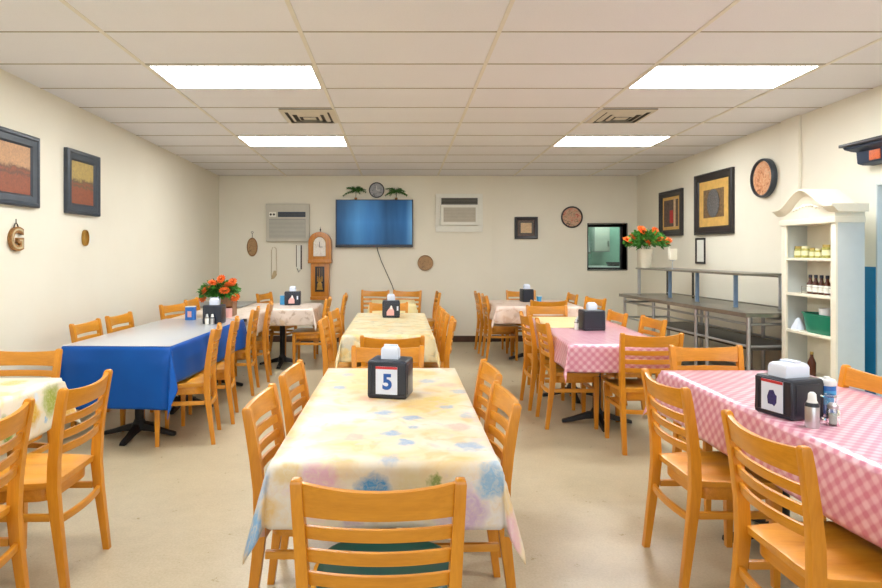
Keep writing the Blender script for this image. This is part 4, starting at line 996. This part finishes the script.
for x in (-.03, .035):
    bm = B(); tube(bm, [(x, -.17, 1.2), (x, -.17, 1.02)], .003, 6); lathe(bm, [(.001, .0), (.011, .003), (.011, .08), (.001, .083)], 12, (x, -.175, .98)); obj('weight', bm, 'brass', t)
bm = B(); lathe(bm, [(.012, 0), (.006, .02), (.014, .04), (.004, .06), (.001, .09)], 12, (0, -.09, 1.765)); obj('finial', bm, 'iron', t)
# television
t = thing('television', 'large flat television on the back wall with a blue reflection painted on its screen', 'television', (-.411, YB, 1.91))
bx('casing', -.62, .62, -.075, -.03, -.385, .38, 'black', t, .006)
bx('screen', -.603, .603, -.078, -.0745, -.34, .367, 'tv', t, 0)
bx('wall_mount', -.25, .25, -.031, -.001, -.2, .2, 'iron', t)
bx('bezel', -.62, .62, -.082, -.074, -.385, -.348, 'black', t, .003)
bx('standby_light', -.01, .01, -.084, -.081, -.37, -.366, 'red', t, 0)
bm = B(); pts = [(-.37, YB - .035, 1.53), (-.355, YB - .012, 1.46), (-.30, YB - .008, 1.30), (-.22, YB - .008, 1.12), (-.13, YB - .008, .92), (-.09, YB - .008, .80), (-.07, YB - .008, .42)]
tube(bm, pts, .006, 8); box(bm, -.1, -.04, YB - .02, YB + .001, .34, .42)
tag(obj('power_cable', bm, 'cord'), 'dark cable trailing down the back wall from the television', 'cable')
def palm(x, z, s, label, seed):
    t = thing('artificial_plant', label, 'plant', (x, YB - .055, z), 0, 'little palms on the television')
    bm = B(); lathe(bm, [(.018, 0), (.022, .01), (.022, .03), (.015, .032)], 14); obj('pot', bm, 'ornament', t)
    bm = B(); tube(bm, [(0, 0, .03), (.004, 0, .08), (0, 0, .13 * s)], .004, 6); obj('stem', bm, 'stem', t)
    rn = random.Random(seed); bm = B(); c = Vector((0, 0, .13 * s))
    for k in range(15):
        a = 2 * PI * k / 15 + rn.uniform(-.2, .2); e = rn.uniform(.1, 1.1); L = .19 * rn.uniform(.8, 1.1)
        d = Vector((math.cos(a), math.sin(a) * .35, 0)); prev = c
        for j in range(1, 6):
            q = j / 5; p = c + d * L * q * math.cos(e * .7) + Vector((0, 0, L * (math.sin(e) * q - .55 * q * q * .9)))
            sd = (p - prev).normalized(); n = sd.orthogonal().normalized()
            for s_ in (-1, 1):
                w = (n * s_ + sd * .6 + Vector((0, 0, -.25))) * .045 * (1.15 - q * .7)
                loft(bm, [[prev, p, p + w], [prev + Vector((0, .001, .001)), p + Vector((0, .001, .001)), p + w + Vector((0, .001, .001))]])
            prev = p
    obj('fronds', bm, 'leaf_dark', t, smooth=20)
palm(-.71, 2.291, 1.05, 'small green palm standing on the left of the television top', 3)
palm(-.06, 2.291, .95, 'small green palm standing on the right of the television top', 4)
# air conditioners
t = thing('air_conditioner', 'grey through-wall air conditioner left of the clock', 'air conditioner', (-1.80, YB, 1.92))
bx('casing', -.345, .345, -.09, -.001, -.30, .30, 'acgrey', t, .012)
bx('intake_grille', -.29, .29, -.098, -.088, -.25, .06, 'acmesh', t, .004)
for k in range(14):
    if k % 1 == 0: bx('grille_slat', -.285, .285, -.101, -.097, -.24 + k * .021, -.232 + k * .021, 'acgrey', t, 0)
bx('outlet', -.15, .29, -.1, -.088, .09, .17, 'acnavy', t, .004)
for z in (.11, .13, .15): bx('vane', -.145, .285, -.106, -.099, z - .003, z + .001, 'acvent', t, 0)
bx('control_panel', -.29, -.18, -.096, -.088, .09, .17, 'acwhite', t, .003)
for x in (-.265, -.215):
    bm = B(); lathe(bm, [(.018, .094), (.015, .11), (.001, .11)], 14, (x, 0, .13), '-Y'); obj('knob', bm, 'ventdark', t)
t = thing('air_conditioner', 'white framed air conditioner right of the television', 'air conditioner', (.952, YB, 2.08))
bm = B()
for a in ((-.377, .377, .25, .307), (-.377, .377, -.307, -.2), (-.377, -.3, -.2, .25), (.3, .377, -.2, .25)): box(bm, a[0], a[1], -.03, -.001, a[2], a[3])
obj('surround', bm, 'acwhite', t, .004)
bx('casing', -.3, .3, -.07, -.001, -.2, .25, 'acwhite', t, .006)
bx('outlet', -.29, .29, -.076, -.068, .13, .235, 'ventdark', t, .002)
for z in (.15, .175, .20, .222): bx('vane', -.285, .285, -.084, -.075, z - .006, z, 'acvent', t, 0)
bx('front_cover', -.3, .3, -.10, -.068, -.2, .115, 'acwhite', t, .01)
bx('intake', -.255, .255, -.104, -.099, -.15, .08, 'acbeige', t, .002)
for k in range(10): bx('grille_slat', -.25, .25, -.107, -.103, -.145 + k * .023, -.138 + k * .023, 'acgrey', t, 0)
# dark corbel shelf on the right wall
t = thing('wall_shelf', 'dark navy moulded wall shelf with orange tiles at the upper right', 'shelf', (XR, 4.55, 2.15))
bm = B(); box(bm, -.22, -.001, -.62, .57, .155, .18); obj('top_board', bm, 'dark_frame', t, .004)
bm = B(); rings = []
for z, o_ in ((0, .02), (.012, .045), (.02, .05), (.108, .055), (.118, .085), (.135, .12), (.155, .13)):
    rings.append([(-.07 - o_, -.5 - o_ * .5, z), (-.07 - o_, .46 + o_ * .7, z), (-.001, .46 + o_ * .7, z), (-.001, -.5 - o_ * .5, z)])
loft(bm, rings); obj('corbel_body', bm, 'acnavy', t, .003)
for y in (.30, -.02, -.36): bx('tile', -.130, -.115, y - .055, y + .055, .025, .102, 'tile_orange', t, .002)

# ------------------------------------------------------------------ world and view
w = bpy.data.worlds.new('world'); bpy.context.scene.world = w; w.use_nodes = True
w.node_tree.nodes['Background'].inputs[0].default_value = (.9, .93, 1, 1); w.node_tree.nodes['Background'].inputs[1].default_value = .3
sc = bpy.context.scene
sc.view_settings.view_transform = 'Standard'; sc.view_settings.look = 'None'; sc.view_settings.gamma = 1; sc.view_settings.use_curve_mapping = False
sc.view_settings.exposure = 0.17
